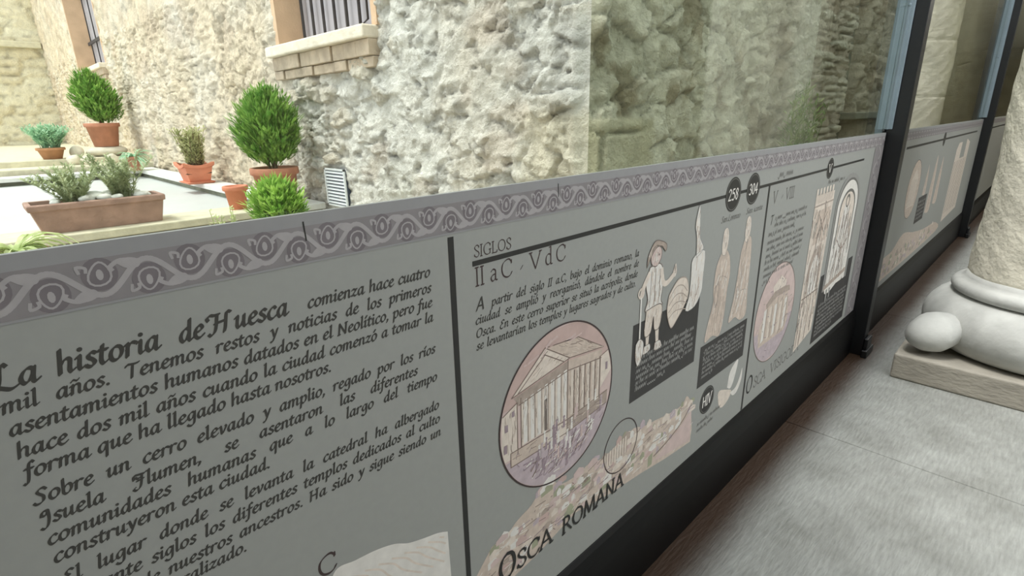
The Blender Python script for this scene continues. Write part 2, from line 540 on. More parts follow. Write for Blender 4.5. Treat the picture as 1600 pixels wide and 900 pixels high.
def gap_c(U, V):
    (dr, rr), (dc, rc), (da, ra), (dq, rq), quoin, coursed, ashl = gap_parts(U, V)
    dk = sstep(.5, .62, fbm(U * 6, V * 5, 191, 5))
    t = fbm(U * 2, V * 2, 181, 4)
    rub = mixc(g2, g3, np.clip(rr * .7 + (t - .5) * 1.2 + .15, 0, 1))
    rub = rub * (1 - dk[..., None] * np.array([.42, .46, .52]))
    warm = sstep(3.0, 4.4, U) * .45
    rub = rub * (1 - warm[..., None]) + np.array(g4)[None, None, :] * warm[..., None] * 1.05
    crs = mixc(g4, g3, rc)
    asl = mixc(ash2, ash, np.clip(ra * .6 + (t - .4), 0, 1))
    quo = mixc(g1, srgb(176, 166, 122), np.clip(rq * .5 + t * .6, 0, 1))
    c = rub * (1 - coursed[..., None]) + crs * coursed[..., None]
    c = c * (1 - ashl[..., None]) + asl * ashl[..., None]
    c = c * (1 - quoin[..., None]) + quo * quoin[..., None]
    strip = sstep(4.0, 4.3, U) * (1 - sstep(4.53, 4.57, U)) * .8  # the column's reflection in the glass, painted onto the wall as pale colour
    c = c * (1 - strip[..., None]) + np.array(srgb(246, 242, 222))[None, None, :] * strip[..., None]
    j = (1 - sstep(.0, .08, dr)) * (1 - strip) * (1 - coursed) * (1 - ashl) * (1 - quoin) + (1 - sstep(.0, .1, dc)) * coursed * (1 - ashl) + (1 - sstep(0, .015, da)) * ashl
    return c * (1 - .35 * np.clip(j, 0, 1)[..., None])

us = np.concatenate([axis(1.95, 5.0, .0125)[:-1], axis(5.0, 8.0, .022)[:-1], axis(8.0, 30, .06)])
vs = np.concatenate([axis(.3, 1.1, .05)[:-1], axis(1.1, 2.6, .014)[:-1], axis(2.6, 6.0, .1)])
grid_wall('wall_gap', us, vs, lambda U, V: np.stack([U, np.full_like(U, .74), V], -1), (0, -1, 0), gap_h, gap_c, M_rubble)
struct(MB().box(5.62, .62, 1.42, 7.6, .80, 1.48).build('trim_5', M_render_grey, bevel=.01))
struct(MB().box(2.0, .80,   .0, 30, .95, 6.0).build('wall_gap_core', M_render_grey))

def rear_h(U, V):
    d, r = stones(U, V, 1.5, .62, 241, .2, 1.0)
    return .03 * sstep(0, .03, d) + .02 * (fbm(U * 4, V * 4, 243) - .5)
def rear_c(U, V):
    d, r = stones(U, V, 1.5, .62, 241, .2, 1.0)
    c = mixc(srgb(198, 186, 154), srgb(218, 210, 184), np.clip(r * .8 + .5 * (fbm(U * 2, V * 2, 245) - .4), 0, 1))
    return c * (1 - .4 * (1 - sstep(0, .02, d))[..., None])
grid_wall('wall_rear', axis(-3, 26, .06), axis(0, 3.4, .05), lambda U, V: np.stack([U, np.full_like(U, -4.06), V], -1), (0, 1, 0), rear_h, rear_c, M_rubble)

# ------------------------------------------------------------------ wall at the far end of the courtyard (plane y = 17.5)
def far_h(U, V):
    d, r = stones(U + .1 * (fbm(U * 2, V * 2, 203) - .5), V + .05 * (fbm(U * 3, V * 3, 205) - .5), .62, .22, 211, .6, 1.0)
    return .06 * sstep(.02, .25, d) * (.3 + .8 * r) + .05 * (fbm(U * 3, V * 3, 213) - .5)
def far_c(U, V):
    d, r = stones(U + .1 * (fbm(U * 2, V * 2, 203) - .5), V + .05 * (fbm(U * 3, V * 3, 205) - .5), .62, .22, 211, .6, 1.0)
    c = mixc(srgb(248, 241, 216), srgb(230, 217, 184), np.clip(r * .8 + .4 * (fbm(U, V, 220) - .5), 0, 1))
    j = 1 - sstep(.0, .1, d)
    return c * (1 - .3 * j[..., None])
grid_wall('wall_far', axis(-5, 2.1, .05), axis(.6, 6.4, .05), lambda U, V: np.stack([U, np.full_like(U, 17.5), V], -1), (0, -1, 0), far_h, far_c, M_rubble)
struct(MB().box(-5, 17.3, 3.28, 1.9, 17.6, 3.42).build('trim_1', M_tan_slab, bevel=.02))
struct(MB().box(-5, .03, .35, 30, 17.5, .62).build('floor_courtyard', M_ground))

# raised terrace behind the basin: two long stone steps
b = MB(); b.box(-5, 8.62, .62, 1.94, 9.1, .97); b.box(-5, 9.1, .62, 1.94, 17.45, 1.05)
struct(b.build('trim_2', M_tan_slab, bevel=.015))

# ------------------------------------------------------------------ windows in the courtyard wall
def window(name, W, depth, nb, rails, bent):
    y0, y1, z0, z1 = W
    X = 1.95
    w = struct(bpy.data.objects.new(name, None))
    C.objects.link(w)
    w.location = (X, (y0 + y1) / 2, z0)
    ox, oy, oz = X, (y0 + y1) / 2, z0
    def part(mb, nm, m, bevel=0.0, **kw):
        mb.v = [(x - ox, y - oy, z - oz) for (x, y, z) in mb.v]
        return mb.build(nm, m, w, bevel=bevel, **kw)
    part(MB().box(X - .03, y1, z0, X + depth, y1 + .06, z1), 'jamb', M_jamb)
    part(MB().box(X - .03, y0 - .06, z0, X + depth, y0, z1), 'jamb', M_jamb)
    part(MB().box(X - .03, y0 - .06, z1, X + depth, y1 + .06, z1 + .08), 'lintel', M_jamb)
    s = MB().box(X - .13, y0 - .05, z0 - .075, X + depth, y1 + .05, z0)
    part(s, 'sill', M_sill, bevel=.012)
    rb = MB()
    n = 9
    for k in range(n):
        a = y0 - .05 + (y1 - y0 + .1) * k / n; e = y0 - .05 + (y1 - y0 + .1) * (k + 1) / n
        rb.box(X - .095 + .006 * (k % 3), a + .004, z0 - .17, X + .02, e - .004, z0 - .076)
        rb.box(X - .078 + .006 * ((k + 1) % 3), a + .004, z0 - .235, X + .02, e - .004, z0 - .173)
    part(rb, 'sill_brickwork', M_brick, bevel=.006)
    sh = MB()
    nn = 4
    for k in range(nn):
        a = y0 + (y1 - y0) * k / nn; e = y0 + (y1 - y0) * (k + 1) / nn
        sh.box(X + depth - .012 + .006 * (k % 2), a + .004, z0 + .0, X + depth + .03, e - .004, z1)
    part(sh, 'shutter', M_shutter, bevel=.004)
    for k in range(nb):
        y = y0 + (y1 - y0) * (k + .5) / nb
        part(MB().tube([(X + depth - .045, y, z0 - .01), (X + depth - .045, y, z1 - .01)], .011), 'bar', M_iron, smooth=True)
    for z in rails:
        part(MB().box(X + depth - .06, y0, z, X + depth - .035, y1, z + .05), 'cross_rail', M_iron)
    if bent:
        part(MB().tube([(X + depth - .06, y0 + .42, z0 + .01), (X + depth - .06, y0 + .44, z0 + .045), (X + depth - .06, y0 + .30, z0 + .09), (X + depth - .06, y0 + .30, z0 + .6)], .008), 'bent_wire', M_iron, smooth=True)
window('window_1', W1, .19, 8, (3.0,), True)
window('window_2', W2, .27, 5, (2.95, 3.75, 4.6), False)
# ------------------------------------------------------------------ glass wall: posts, bottom rail, panes
def glazing(x0, x1, n):
    p = MB().box(x0, .012, .12, x1, .020, 3.36).build('window_%d' % n, M_glass)
    struct(p)
glazing(-3.0, 3.754, 3); glazing(3.872, 8.369, 4); glazing(8.487, 25.9, 5)

def steel_post(x, label):
    t = thing('steel_post', label, 'post', (x, 0, 0), group='steel posts of the glass wall')
    MB().box(-.012, -.086, .0, .0845, .009, 3.36).build('shaft', M_steel_dark, t, bevel=.004)
    MB().box(-.03, .021, .0, .085, .06, 3.36).build('outer_flange', M_steel_blue, t, bevel=.004)
    MB().box(-.03, .0095, .0, .085, .0205, 1.391).build('gasket', M_steel_dark, t)
    g = MB().box(-.03, -.023, 1.392, -.0125, .0205, 3.36).build('glazing_bead', M_steel_blue, t, bevel=.003)
    MB().box(-.034, -.006, 1.392, -.0295, .004, 3.36).build('bead_ridge', M_steel_blue, g, bevel=.001)
    s = MB()
    s.ball((-.034, .0, 2.03), (.006, .008, .008), 3, 0)
    s.build('screw', M_steel_blue, g, smooth=True)
    MB().box(-.045, -.12, .0, .12, -.087, .05).box(-.02, -.11, .05, .09, -.087, .12).build('foot', M_steel_dark, t, bevel=.006)
    return t
steel_post(3.785, 'black steel post with blue-grey bead at the right edge of the large lettered panel')
steel_post(8.40, 'black steel post farther off, right of the second grey panel')

def base_rail(x0, x1, label):
    prof = [(.0, .015), (-.020, .015), (-.020, .20), (-.017, .255), (-.010, .285), (.0, .298), (.009, .298), (.009, .0), (.0, .0)]
    b = MB(); v = []
    pr = [(-.022, .0), (-.022, .20), (-.019, .25), (-.012, .283), (-.002, .297), (.009, .297), (.009, .0)]
    n = len(pr)
    for x in (x0, x1):
        v += [(x, y, z) for (y, z) in pr]
    f = [(i, (i + 1) % n, n + (i + 1) % n, n + i) for i in range(n)] + [tuple(range(n - 1, -1, -1)), tuple(range(n, 2 * n))]
    b.add(v, f)
    o = b.build('base_rail', mat('black_rail_paint', srgb(10, 10, 11), .5, .2, 12, spec=.25), bevel=.002)
    tag(o, label, 'rail', 'black rails under the panels')
    return o
base_rail(-2.9, 3.77, 'black painted base rail along the floor under the large lettered panel')
base_rail(3.872, 8.386, 'black painted base rail under the second grey panel beyond the post')
base_rail(8.49, 12.9, 'black painted base rail farthest away, beyond the far steel post')

# ------------------------------------------------------------------ stone column with its moulded base
M_shaft = mat('cream_column_stone', srgb(226, 221, 204), .92, .16, 5, 1.0, 26)
M_base = mat('smooth_grey_base_stone', srgb(184, 185, 181), .75, .2, 5, .5, 18)
M_plinth = mat('grey_brown_plinth_stone', srgb(158, 153, 142), .85, .16, 6, .5, 26, stretch=(1, 1, 2.5))
def stone_column(cx, cy, label, joints):
    t = thing('stone_column', label, 'column', (cx, cy, 0))
    MB().box(-.565, -.575, .0, .565, .575, .15).build('plinth', M_plinth, t, bevel=.012)
    prof = [(.40, .0)] + [(.405 + .15 * math.sin(PI * k / 16), .16 - .16 * math.cos(PI * k / 16)) for k in range(1, 16)] + [(.40, .325), (.39, .34)]
    MB().lathe(prof, 72).build('torus', M_base, t, smooth=True, loc=(0, 0, .148))
    prof = [(.39, .0)] + [(.412 + .036 * math.sin(PI * k / 10), .036 - .036 * math.cos(PI * k / 10)) for k in range(0, 11)] + [(.404, .076), (.39, .09), (.384, .11)]
    MB().lathe(prof, 72).build('ring', M_base, t, smooth=True, loc=(0, 0, .474))
    rs = random.Random(5)
    prof = [(.378 - .006 * k / 140 - (.010 if joints and k % 33 == 20 else 0), 2.83 * k / 140) for k in range(141)]
    ph = [rs.uniform(0, 6) for _ in range(8)]
    def wob(a, z):
        return .006 * math.sin(3 * a + 4 * z + ph[0]) + .005 * math.sin(7 * a - 9 * z + ph[1]) + .004 * math.sin(13 * a + 21 * z + ph[2]) * math.sin(17 * z + ph[3])
    MB().lathe(prof, 96, wob=wob).build('shaft', M_shaft, t, smooth=True, loc=(0, 0, .575))
    for k in range(4):
        a = PI / 4 + PI / 2 * k
        g = MB()
        # a leaf-like spur: a rounded knob at the plinth corner running back into the torus
        v = []; f = []
        n = 20; m = 14
        for i in range(n + 1):
            s = i / n
            rr = .114 * (max(.02, math.sin(PI * (.02 + .96 * s))) ** .55 if s < .45 else 1 - .42 * ((s - .45) / .55) ** 1.3)
            d = .75 - .30 * s
            zc = .111 + .05 * s
            for j in range(m):
                w = 2 * PI * j / m
                v.append((d, rr * 1.12 * math.cos(w), zc + rr * math.sin(w)))
        for i in range(n):
            for j in range(m):
                f.append((i * m + j, i * m + (j + 1) % m, (i + 1) * m + (j + 1) % m, (i + 1) * m + j))
        f.append(tuple(range(m - 1, -1, -1))); f.append(tuple(n * m + j for j in range(m)))
        g.add(v, f)
        o = g.build('corner_spur', M_base, t, smooth=True, loc=(0, 0, .15))
        o.rotation_euler = (0, 0, a)

stone_column(4.13, -.855, 'round cream stone column on a bulging moulded base beside the glass wall', False)
stone_column(9.13, -.855, 'farther round column built of stone drums, standing behind the near column', True)

# ------------------------------------------------------------------ basin
t = thing('courtyard_basin', 'white rendered stone basin with slab rim behind the panel, pots along it', 'basin', (1.0, 5.7, .62))
ox, oy, oz = 1.0, 5.7, .62
def bs(*boxes):
    m = MB()
    for q in boxes:
        x0, y0, z0, x1, y1, z1 = q
        m.box(x0 - ox, y0 - oy, z0 - oz, x1 - ox, y1 - oy, z1 - oz)
    return m
bs((-4, 3.23, .62, 1.70, 3.5, .85), (1.70, 3.23, .62, 1.87, 8.5, .85), (-4, 8.3, .62, 1.70, 8.5, .85)).build('wall', M_render_grey, t)
bs((-4, 3.5, .62, 1.70, 8.3, .80)).build('basin_floor', M_basin_in, t)
bs((-4, 3.19, .85, 1.66, 3.56, .90)).build('front_rim', M_tan_slab, t, bevel=.008)
bs((1.66, 3.19, .85, 1.88, 8.2, .90)).build('side_rim', M_white_slab, t, bevel=.008)
bs((-4, 8.2, .85, 1.88, 8.55, .90)).build('back_rim', M_white_slab, t, bevel=.008)

# ------------------------------------------------------------------ pots and plants
M_terra = mat('terracotta', srgb(186, 126, 100), .85, .16, 9, .3, 60)
M_terra_dark = mat('weathered_brown_terracotta', srgb(164, 132, 118), .9, .22, 11, .5, 50)
M_terra_orange = mat('orange_terracotta', srgb(206, 128, 98), .8, .1, 8, .25, 60)
M_soil = mat('potting_soil', srgb(74, 58, 46), .95, .3, 30, .8, 80)
M_bark = mat('brown_stem', srgb(104, 84, 60), .9, .2, 20)
M_wstone = mat('white_pebble_stone', srgb(226, 224, 216), .8, .1, 14, .4, 50)

def leaf_mat(name, c0, c1):
    m, nt, b = new_mat(name)
    L = nt.links
    gi = nt.nodes.new('ShaderNodeTexNoise'); gi.inputs['Scale'].default_value = 16; gi.inputs['Detail'].default_value = 4
    tc = nt.nodes.new('ShaderNodeTexCoord'); L.new(tc.outputs['Object'], gi.inputs['Vector'])
    r = nt.nodes.new('ShaderNodeValToRGB'); e = r.color_ramp.elements
    e[0].position = .35; e[0].color = c0 + (1,); e[1].position = .65; e[1].color = c1 + (1,)
    L.new(gi.outputs['Fac'], r.inputs['Fac']); L.new(r.outputs[0], b.inputs['Base Color'])
    b.inputs['Roughness'].default_value = .6
    b.inputs['Specular IOR Level'].default_value = .2
    tl = nt.nodes.new('ShaderNodeBsdfTranslucent'); L.new(r.outputs[0], tl.inputs['Color'])
    ms = nt.nodes.new('ShaderNodeMixShader'); ms.inputs['Fac'].default_value = .35
    L.new(b.outputs[0], ms.inputs[1]); L.new(tl.outputs[0], ms.inputs[2]); L.new(ms.outputs[0], nt.nodes['Material Output'].inputs['Surface'])
    return m
M_conifer = leaf_mat('bright_conifer_green', srgb(98, 148, 62), srgb(160, 196, 100))
M_conifer_light = leaf_mat('fresh_conifer_green', srgb(130, 178, 74), srgb(192, 222, 120))
M_rosemary = leaf_mat('rosemary_grey_green', srgb(150, 162, 124), srgb(200, 208, 168))
M_lavender = leaf_mat('blue_green_foliage', srgb(136, 184, 148), srgb(186, 218, 184))
M_heather = leaf_mat('dry_olive_green', srgb(158, 164, 112), srgb(206, 204, 156))
M_spider = leaf_mat('pale_striped_green', srgb(168, 188, 110), srgb(236, 240, 196))
M_weed = leaf_mat('weed_green', srgb(110, 140, 80), srgb(176, 190, 128))

def round_pot(root, r_top, r_bot, h, m, rim=.018, rim_h=.045):
    t_ = .015
    prof = [(r_bot, 0), (r_bot + (r_top - r_bot) * .85, h - rim_h), (r_top + rim * .6, h - rim_h), (r_top + rim, h - rim_h + .006), (r_top + rim, h - .006), (r_top + rim * .7, h), (r_top - t_, h), (r_top - t_ * 1.4, h - .04)]
    p = MB().lathe(prof, 40, cap1=False).build('pot', m, root, smooth=False)
    p.data.polygons.foreach_set('use_smooth', [len(q.vertices) == 4 for q in p.data.polygons])
    MB().lathe([(r_top - t_ * 1.4, 0), (r_top - t_ * 1.4, .012), (.02, .02)], 28).build('soil', m_soil_of(), root, loc=(0, 0, h - .045))
    return p
def m_soil_of(): return M_soil

def blade(b, p, d, ln, w, up=None, mi=0):
    """one small pointed leaf from p along d"""
    d = Vector(d).normalized()
    a = Vector((0, 0, 1)) if abs(d.z) < .9 else Vector((1, 0, 0))
    s = d.cross(a if up is None else Vector(up)).normalized() * w
    nrm = d.cross(s).normalized() * (w * .35)
    p = Vector(p)
    m_ = p + d * ln * .45
    b.add([p, m_ + s + nrm, p + d * ln, m_ - s + nrm], [(0, 1, 2), (0, 2, 3)], mi)

def conifer(root, cz, rx, rz, n, m, seed, sp=.06, tip=.8, flat_top=False, lean=(0, 0)):
    """egg-shaped dwarf conifer made of many upright feathery sprays"""
    rnd = random.Random(seed)
    b = MB()
    for k in range(n):
        th = math.acos(1 - 2 * rnd.random()); a = rnd.uniform(0, 2 * PI)
        q = rnd.random() ** .35
        zz = math.cos(th)
        wid = (1 - .25 * max(0, zz)) * (1 + .10 * math.sin(3 * a + seed + 2 * zz) + .10 * math.sin(5 * a + 5 * zz) + .07 * math.sin(9 * a - 7 * zz + seed))
        x = rx * q * math.sin(th) * math.cos(a) * wid; y = rx * q * math.sin(th) * math.sin(a) * wid
        z = cz + rz * q * zz
        x += lean[0] * (z - cz); y += lean[1] * (z - cz)
        out = Vector((math.sin(th) * math.cos(a), math.sin(th) * math.sin(a), .25 + tip + zz * .6)).normalized()
        ln = sp * rnd.uniform(.7, 1.4)
        for j in range(4):
            d = out + Vector((rnd.uniform(-.5, .5), rnd.uniform(-.5, .5), rnd.uniform(-.3, .4)))
            blade(b, Vector((x, y, z)) + out * (ln * .22 * j), d, ln * rnd.uniform(.6, 1), ln * .13)
    o = b.build('foliage', m, root)
    return o

def stems(root, pts, h, n, m, seed, spread=.35, leaf=.02, dens=26, lw=.12, wood=True, leafang=.7):
    """woody upright stems with needle leaves"""
    rnd = random.Random(seed)
    w = MB(); f = MB()
    for k in range(n):
        p0 = Vector(pts[k % len(pts)]) + Vector((rnd.uniform(-.02, .02), rnd.uniform(-.02, .02), 0))
        a = rnd.uniform(0, 2 * PI); s = rnd.uniform(.1, 1) * spread
        L_ = h * rnd.uniform(.6, 1.05)
        cur = [p0 + Vector((math.cos(a) * s * L_ * t_ ** 1.4, math.sin(a) * s * L_ * t_ ** 1.4, L_ * t_ * (1 - .12 * s * t_))) for t_ in (0, .25, .5, .75, 1)]
        w.tube(cur, .004, .0018, 5)
        for j in range(dens):
            t_ = .22 + .78 * (j + rnd.random()) / dens
            i = min(3, int(t_ * 4)); u = t_ * 4 - i
            p = cur[i].lerp(cur[i + 1], u); dr = (cur[i + 1] - cur[i]).normalized()
            aa = rnd.uniform(0, 2 * PI)
            d = dr * leafang + Vector((math.cos(aa), math.sin(aa), .1))
            blade(f, p, d, leaf * rnd.uniform(.7, 1.3), leaf * lw)
    w.build('stem', M_bark if wood else m, root)
    return f.build('foliage', m, root)

def strap_leaves(root, z, n, ln, w, m, seed, droop=1.0):
    rnd = random.Random(seed)
    b = MB()
    for k in range(n):
        a = 2 * PI * k / n + rnd.uniform(-.3, .3)
        L_ = ln * rnd.uniform(.6, 1.1); up = rnd.uniform(.35, 1.1)
        pts = []
        for i in range(8):
            t_ = i / 7
            r = L_ * t_ * .8
            pts.append(Vector((math.cos(a) * r, math.sin(a) * r, z + L_ * (up * t_ - droop * 1.1 * t_ * t_))))
        s = Vector((-math.sin(a), math.cos(a), 0))
        v = []; f = []
        for i, p in enumerate(pts):
            ww = w * (1 - (i / 7) ** 2) ** .5 * (.5 + .5 * min(1, i / 2)) + .0008
            v += [p - s * ww, p - Vector((0, 0, ww * .5)), p + s * ww]
        for i in range(7):
            f += [(3 * i, 3 * i + 1, 3 * i + 4, 3 * i + 3), (3 * i + 1, 3 * i + 2, 3 * i + 5, 3 * i + 4)]
        b.add(v, f)
    return b.build('foliage', m, root, smooth=True)

# tall conifer in the big pot on the corner of the basin
t = thing('potted_conifer', 'tall oval green conifer in a wide terracotta pot on the basin corner', 'potted plant', (1.60, 3.37, .90), group='potted conifers')
round_pot(t, .155, .125, .275, M_terra, .014, .05)
conifer(t, .535, .195, .27, 2300, M_conifer, 7, sp=.055, tip=.9)
b = MB()
for (dx, dy) in ((0, 0), (.02, .015), (-.025, .01), (.0, -.03)):
    b.tube([(dx, dy, .24), (dx * 1.5, dy * 1.5, .40)], .012, .008)
b.build('trunk', M_bark, t, smooth=True)

# fresh low conifer in front, standing on the courtyard ground
t = thing('potted_conifer', 'low bushy light green conifer in front of the basin, just above the panel edge', 'potted plant', (1.135, 2.2, .575), group='potted conifers')
round_pot(t, .11, .09, .33, M_terra, .014, .05)
conifer(t, .475, .105, .12, 1200, M_conifer_light, 13, sp=.05, tip=.5)

# conifer on the rocks at the far end
t = thing('potted_conifer', 'rounded green conifer in a terracotta pot on rocks beneath the narrow window', 'potted plant', (1.52, 9.34, 1.19), group='potted conifers')
round_pot(t, .205, .15, .33, M_terra, .015, .055)
conifer(t, .64, .225, .34, 1900, M_conifer, 23, sp=.085, tip=.8, lean=(-.18, 0))
b = MB(); b.tube([(0, 0, .28), (-.02, 0, .5)], .022, .016); b.build('trunk', M_bark, t, smooth=True)

# blue-green bushy plant in a bowl at the far left
t = thing('potted_herb', 'blue-green bushy herb in a low brown bowl on the far stone step', 'potted plant', (.86, 9.28, 1.05), group='plants at the far end of the basin')
round_pot(t, .155, .105, .155, mat('tan_terracotta', srgb(178, 128, 92), .85, .16, 9, .3, 60), .012, .035)
stems(t, [(.08 * math.cos(k), .08 * math.sin(k), .12) for k in range(7)], .34, 110, M_lavender, 31, .85, .06, 18, .2, False)

# small strap-leaved plant in a small pot
t = thing('potted_succulent', 'small strap-leaved plant in a little terracotta pot at the far basin corner', 'potted plant', (1.585, 8.05, .90), group='plants at the far end of the basin')
round_pot(t, .085, .06, .185, M_terra, .01, .03)
strap_leaves(t, .16, 40, .30, .014, M_lavender, 37, .75)

# square flared planter with a heather-like shrub, standing in a saucer
t = thing('square_planter', 'flared orange planter with bushy grey-green herb standing on a saucer', 'potted plant', (1.655, 5.60, .90))
b = MB()
def ring(hx, hy, z): return [(-hx, -hy, z), (hx, -hy, z), (hx, hy, z), (-hx, hy, z)]
v = []; f = []
# a flared box with a wall, lip and raised corners
sec = [(.095, .12, .012), (.130, .155, .17), (.146, .170, .17), (.146, .170, .198), (.124, .148, .198), (.112, .138, .15)]
nseg = 12
for (hx, hy, z) in sec:
    for sde in range(4):
        for k in range(nseg):
            u = -1 + 2 * k / nseg
            x, y = [(u * hx, -hy), (hx, u * hy), (-u * hx, hy), (-hx, -u * hy)][sde]
            lift = (.03 * abs(u) ** 2.2) if z > .16 else 0
            v.append((x, y, z + lift - (.012 if z > .16 else 0)))
N = 4 * nseg
for k in range(len(sec) - 1):
    for i in range(N):
        j = (i + 1) % N
        f.append((k * N + i, k * N + j, (k + 1) * N + j, (k + 1) * N + i))
f.append(tuple(range(N - 1, -1, -1)))
b.add(v, f)
b.build('pot', M_terra_orange, t)
MB().box(-.115, -.14, .10, .115, .14, .15).build('soil', M_soil, t)
MB().box(-.115, -.15, .0, .115, .15, .02, top=(.02, .02)).build('saucer', M_terra_orange, t, bevel=.005)
stems(t, [(.07 * math.cos(k * 2.4) * (.4 + .6 * (k % 3) / 2), .09 * math.sin(k * 2.4) * (.4 + .6 * (k % 3) / 2), .13) for k in range(12)], .42, 70, M_heather, 41, .30, .045, 34, .22)

# empty small pot on the front rim
t = thing('flower_pot', 'small empty terracotta pot on the front rim beside the tall conifer', 'flower pot', (1.315, 3.40, .90))
round_pot(t, .075, .055, .165, M_terra_orange, .01, .032)

# long trough with two rosemary bushes and white stones
t = thing('trough_planter', 'long weathered brown terracotta trough with two thin rosemary bushes', 'planter', (.515, 3.38, .90))
b = MB()
def tapered(sec_, mi=0):
    v = []; f = []
    for (hx0, hx1, hy, z) in sec_:
        v += [(-hx0, -hy, z), (hx1, -hy, z), (hx1, hy, z), (-hx0, hy, z)]
    for k in range(len(sec_) - 1):
        for i in range(4):
            j = (i + 1) % 4
            f.append((k * 4 + i, k * 4 + j, k * 4 + 4 + j, k * 4 + 4 + i))
    f.append((3, 2, 1, 0))
    return v, f
b.add(*tapered([(.300, .295, .085, .0), (.333, .318, .115, .135), (.345, .328, .126, .137), (.347, .330, .128, .168), (.340, .323, .121, .174), (.320, .304, .104, .174), (.316, .300, .100, .12)]))
b.build('trough', M_terra_dark, t, bevel=.004)
MB().box(-.318, -.102, .09, .302, .102, .15).build('soil', M_soil, t)
stems(t, [(-.10, .0, .12), (-.07, .02, .12), (-.13, .01, .12)], .27, 30, M_rosemary, 47, 1.0, .03, 80, .17, False)
stems(t, [(.13, .02, .12), (.16, .0, .12), (.10, .01, .12)], .32, 30, M_rosemary, 53, .7, .03, 80, .17, False)
rnd = random.Random(8)
spots = [(-.06, -.05, .042), (-.015, .01, .052), (.03, -.05, .04), (.06, .03, .05), (.09, -.06, .034), (-.075, .072, .034), (.215, -.04, .036), (.20, .04, .04), (.25, .0, .032), (.005, .085, .026), (-.21, -.03, .03), (-.20, .05, .03)]
for k, (dx, dy, r) in enumerate(spots):
    o = MB().ball((0, 0, 0), (r, r * .8, r * .62), k, .10, 8, rz=rnd.uniform(0, 3)).build('white_stone', M_wstone, smooth=True, loc=(.515 + dx, 3.38 + dy, 0.90 + .151 + r * .60))
    tag(o, 'white rounded stone lying in the long brown trough between the rosemary bushes', 'stone', 'white stones in the trough')

# rocks behind the basin, under and beside the far conifer
M_rock = mat('pale_garden_rock', srgb(216, 208, 190), .9, .14, 9, .7, 30)
rocks = [(1.06, 8.98, .09, .07, .07, 5), (1.15, 9.36, .08, .09, .09, 6), (1.20, 8.84, .09, .06, .06, 8), (1.47, 8.84, .08, .06, .07, 9), (1.66, 8.88, .11, .07, .06, 10)]
for (x, y, rx, ry, rz_, s) in rocks:
    zb = 1.05 if y >= 9.1 else .97
    o = MB().ball((0, 0, 0), (rx, ry, rz_), s + 20, .10, 9).build('garden_rock', M_rock, smooth=True, loc=(x, y, zb + rz_ * .92))
    tag(o, 'pale rough rock in the heap around the foot of the far potted conifer', 'rock', 'rocks under the far conifer')
b = MB(); b.ball((0, 0, 0), (.25, .22, .085), 77, .04, 12)
b.v = [(x, y, max(-.07, min(z, .07))) for (x, y, z) in b.v]
o = b.build('garden_rock', M_rock, smooth=True, loc=(1.52, 9.34, 1.12))
tag(o, 'flat pale rock slab carrying the far conifer pot', 'rock', None)

# spider plant at the lower left, in front of the basin
t = thing('spider_plant', 'pale striped spider plant spilling from a red pot at the left edge', 'potted plant', (.045, 1.8, .62))
round_pot(t, .085, .065, .46, M_terra, .012, .04)
strap_leaves(t, .45, 70, .27, .009, M_spider, 59, 1.15)

# little pale weed at the basin foot and a taller one against the shaded wall
t = thing('small_weed', 'small pale-leaved plant growing at the foot of the basin beside the low conifer', 'plant', (1.02, 2.75, .62))
stems(t, [(0, 0, .0), (.03, .0, 0), (-.03, .01, 0)], .40, 12, M_spider, 61, .18, .03, 16, .3, False, .3)
t = thing('wall_weed', 'green grassy weed growing against the shaded wall behind the glass', 'plant', (4.12, .60, .62))
stems(t, [(.0, .0, .0), (.12, .0, 0), (-.1, .0, 0), (.2, 0, 0)], 1.05, 30, M_weed, 67, .16, .07, 26, .12, False, .6)

# ventilation grille low in the courtyard wall
t = thing('vent_grille', 'small louvred vent grille with dark slats low in the stone wall', 'vent', (1.885, 2.99, .90))
MB().box(.0, -.135, .0, .07, .135, .25).build('backing', mat('dark_blue_vent', srgb(64, 76, 98), .5, .1, 10), t)
M_slat = mat('white_vent_slat', srgb(226, 230, 232), .5, .05, 10)
f = MB().box(-.012, -.15, -.012, .0, .15, .0).box(-.012, -.15, .25, .0, .15, .262).box(-.012, -.15, -.012, .0, -.135, .262).box(-.012, .135, -.012, .0, .15, .262)
f.build('frame', M_slat, t)
for k in range(10):
    z = .008 + .0245 * k
    v = [(-.012, -.134, z), (-.012, .134, z), (.0, .134, z + .011), (.0, -.134, z + .011), (-.012, -.134, z + .003), (-.012, .134, z + .003), (.0, .134, z + .014), (.0, -.134, z + .014)]
    MB().add(v, [(0, 1, 2, 3), (7, 6, 5, 4), (0, 4, 5, 1), (3, 2, 6, 7), (0, 3, 7, 4), (1, 5, 6, 2)]).build('slat', M_slat, t)
# ------------------------------------------------------------------ broad-nib lettering
# glyph: (advance, [strokes]); a stroke is a list of points in units of 1/5 x-height; 'c' first = smooth curve
def _A(ch, adv, *st): GL[ch] = (adv, st)
GL = {}
_A('a', 5.3, 'c 3.9,4.4 2.9,5 1.6,4.2 .7,2.3 .9,.7 1.8,.1 3,1.3 3.9,3.4', 'l 4.1,5 3.7,2', 'c 3.7,2 3.7,.4 4.3,.1 5.2,.9')
_A('b', 5.0, 'l 1.1,8.3 .9,.8', 'c .9,.8 1.8,-.1 3.3,.6 4.2,2.6 3.9,4.5 2.9,4.9 1.9,4.2 1,2.8')
_A('c', 4.2, 'c 3.9,4.2 3.2,5 1.9,4.4 .8,2.6 1,.7 2,.0 3.3,.5 4,1.2')
_A('d', 5.3, 'c 3.9,4.4 2.9,5 1.6,4.2 .7,2.3 .9,.7 1.8,.1 3,1.3 3.9,3.4', 'l 4.3,8.3 3.8,2', 'c 3.8,2 3.7,.4 4.3,.1 5.2,.9')
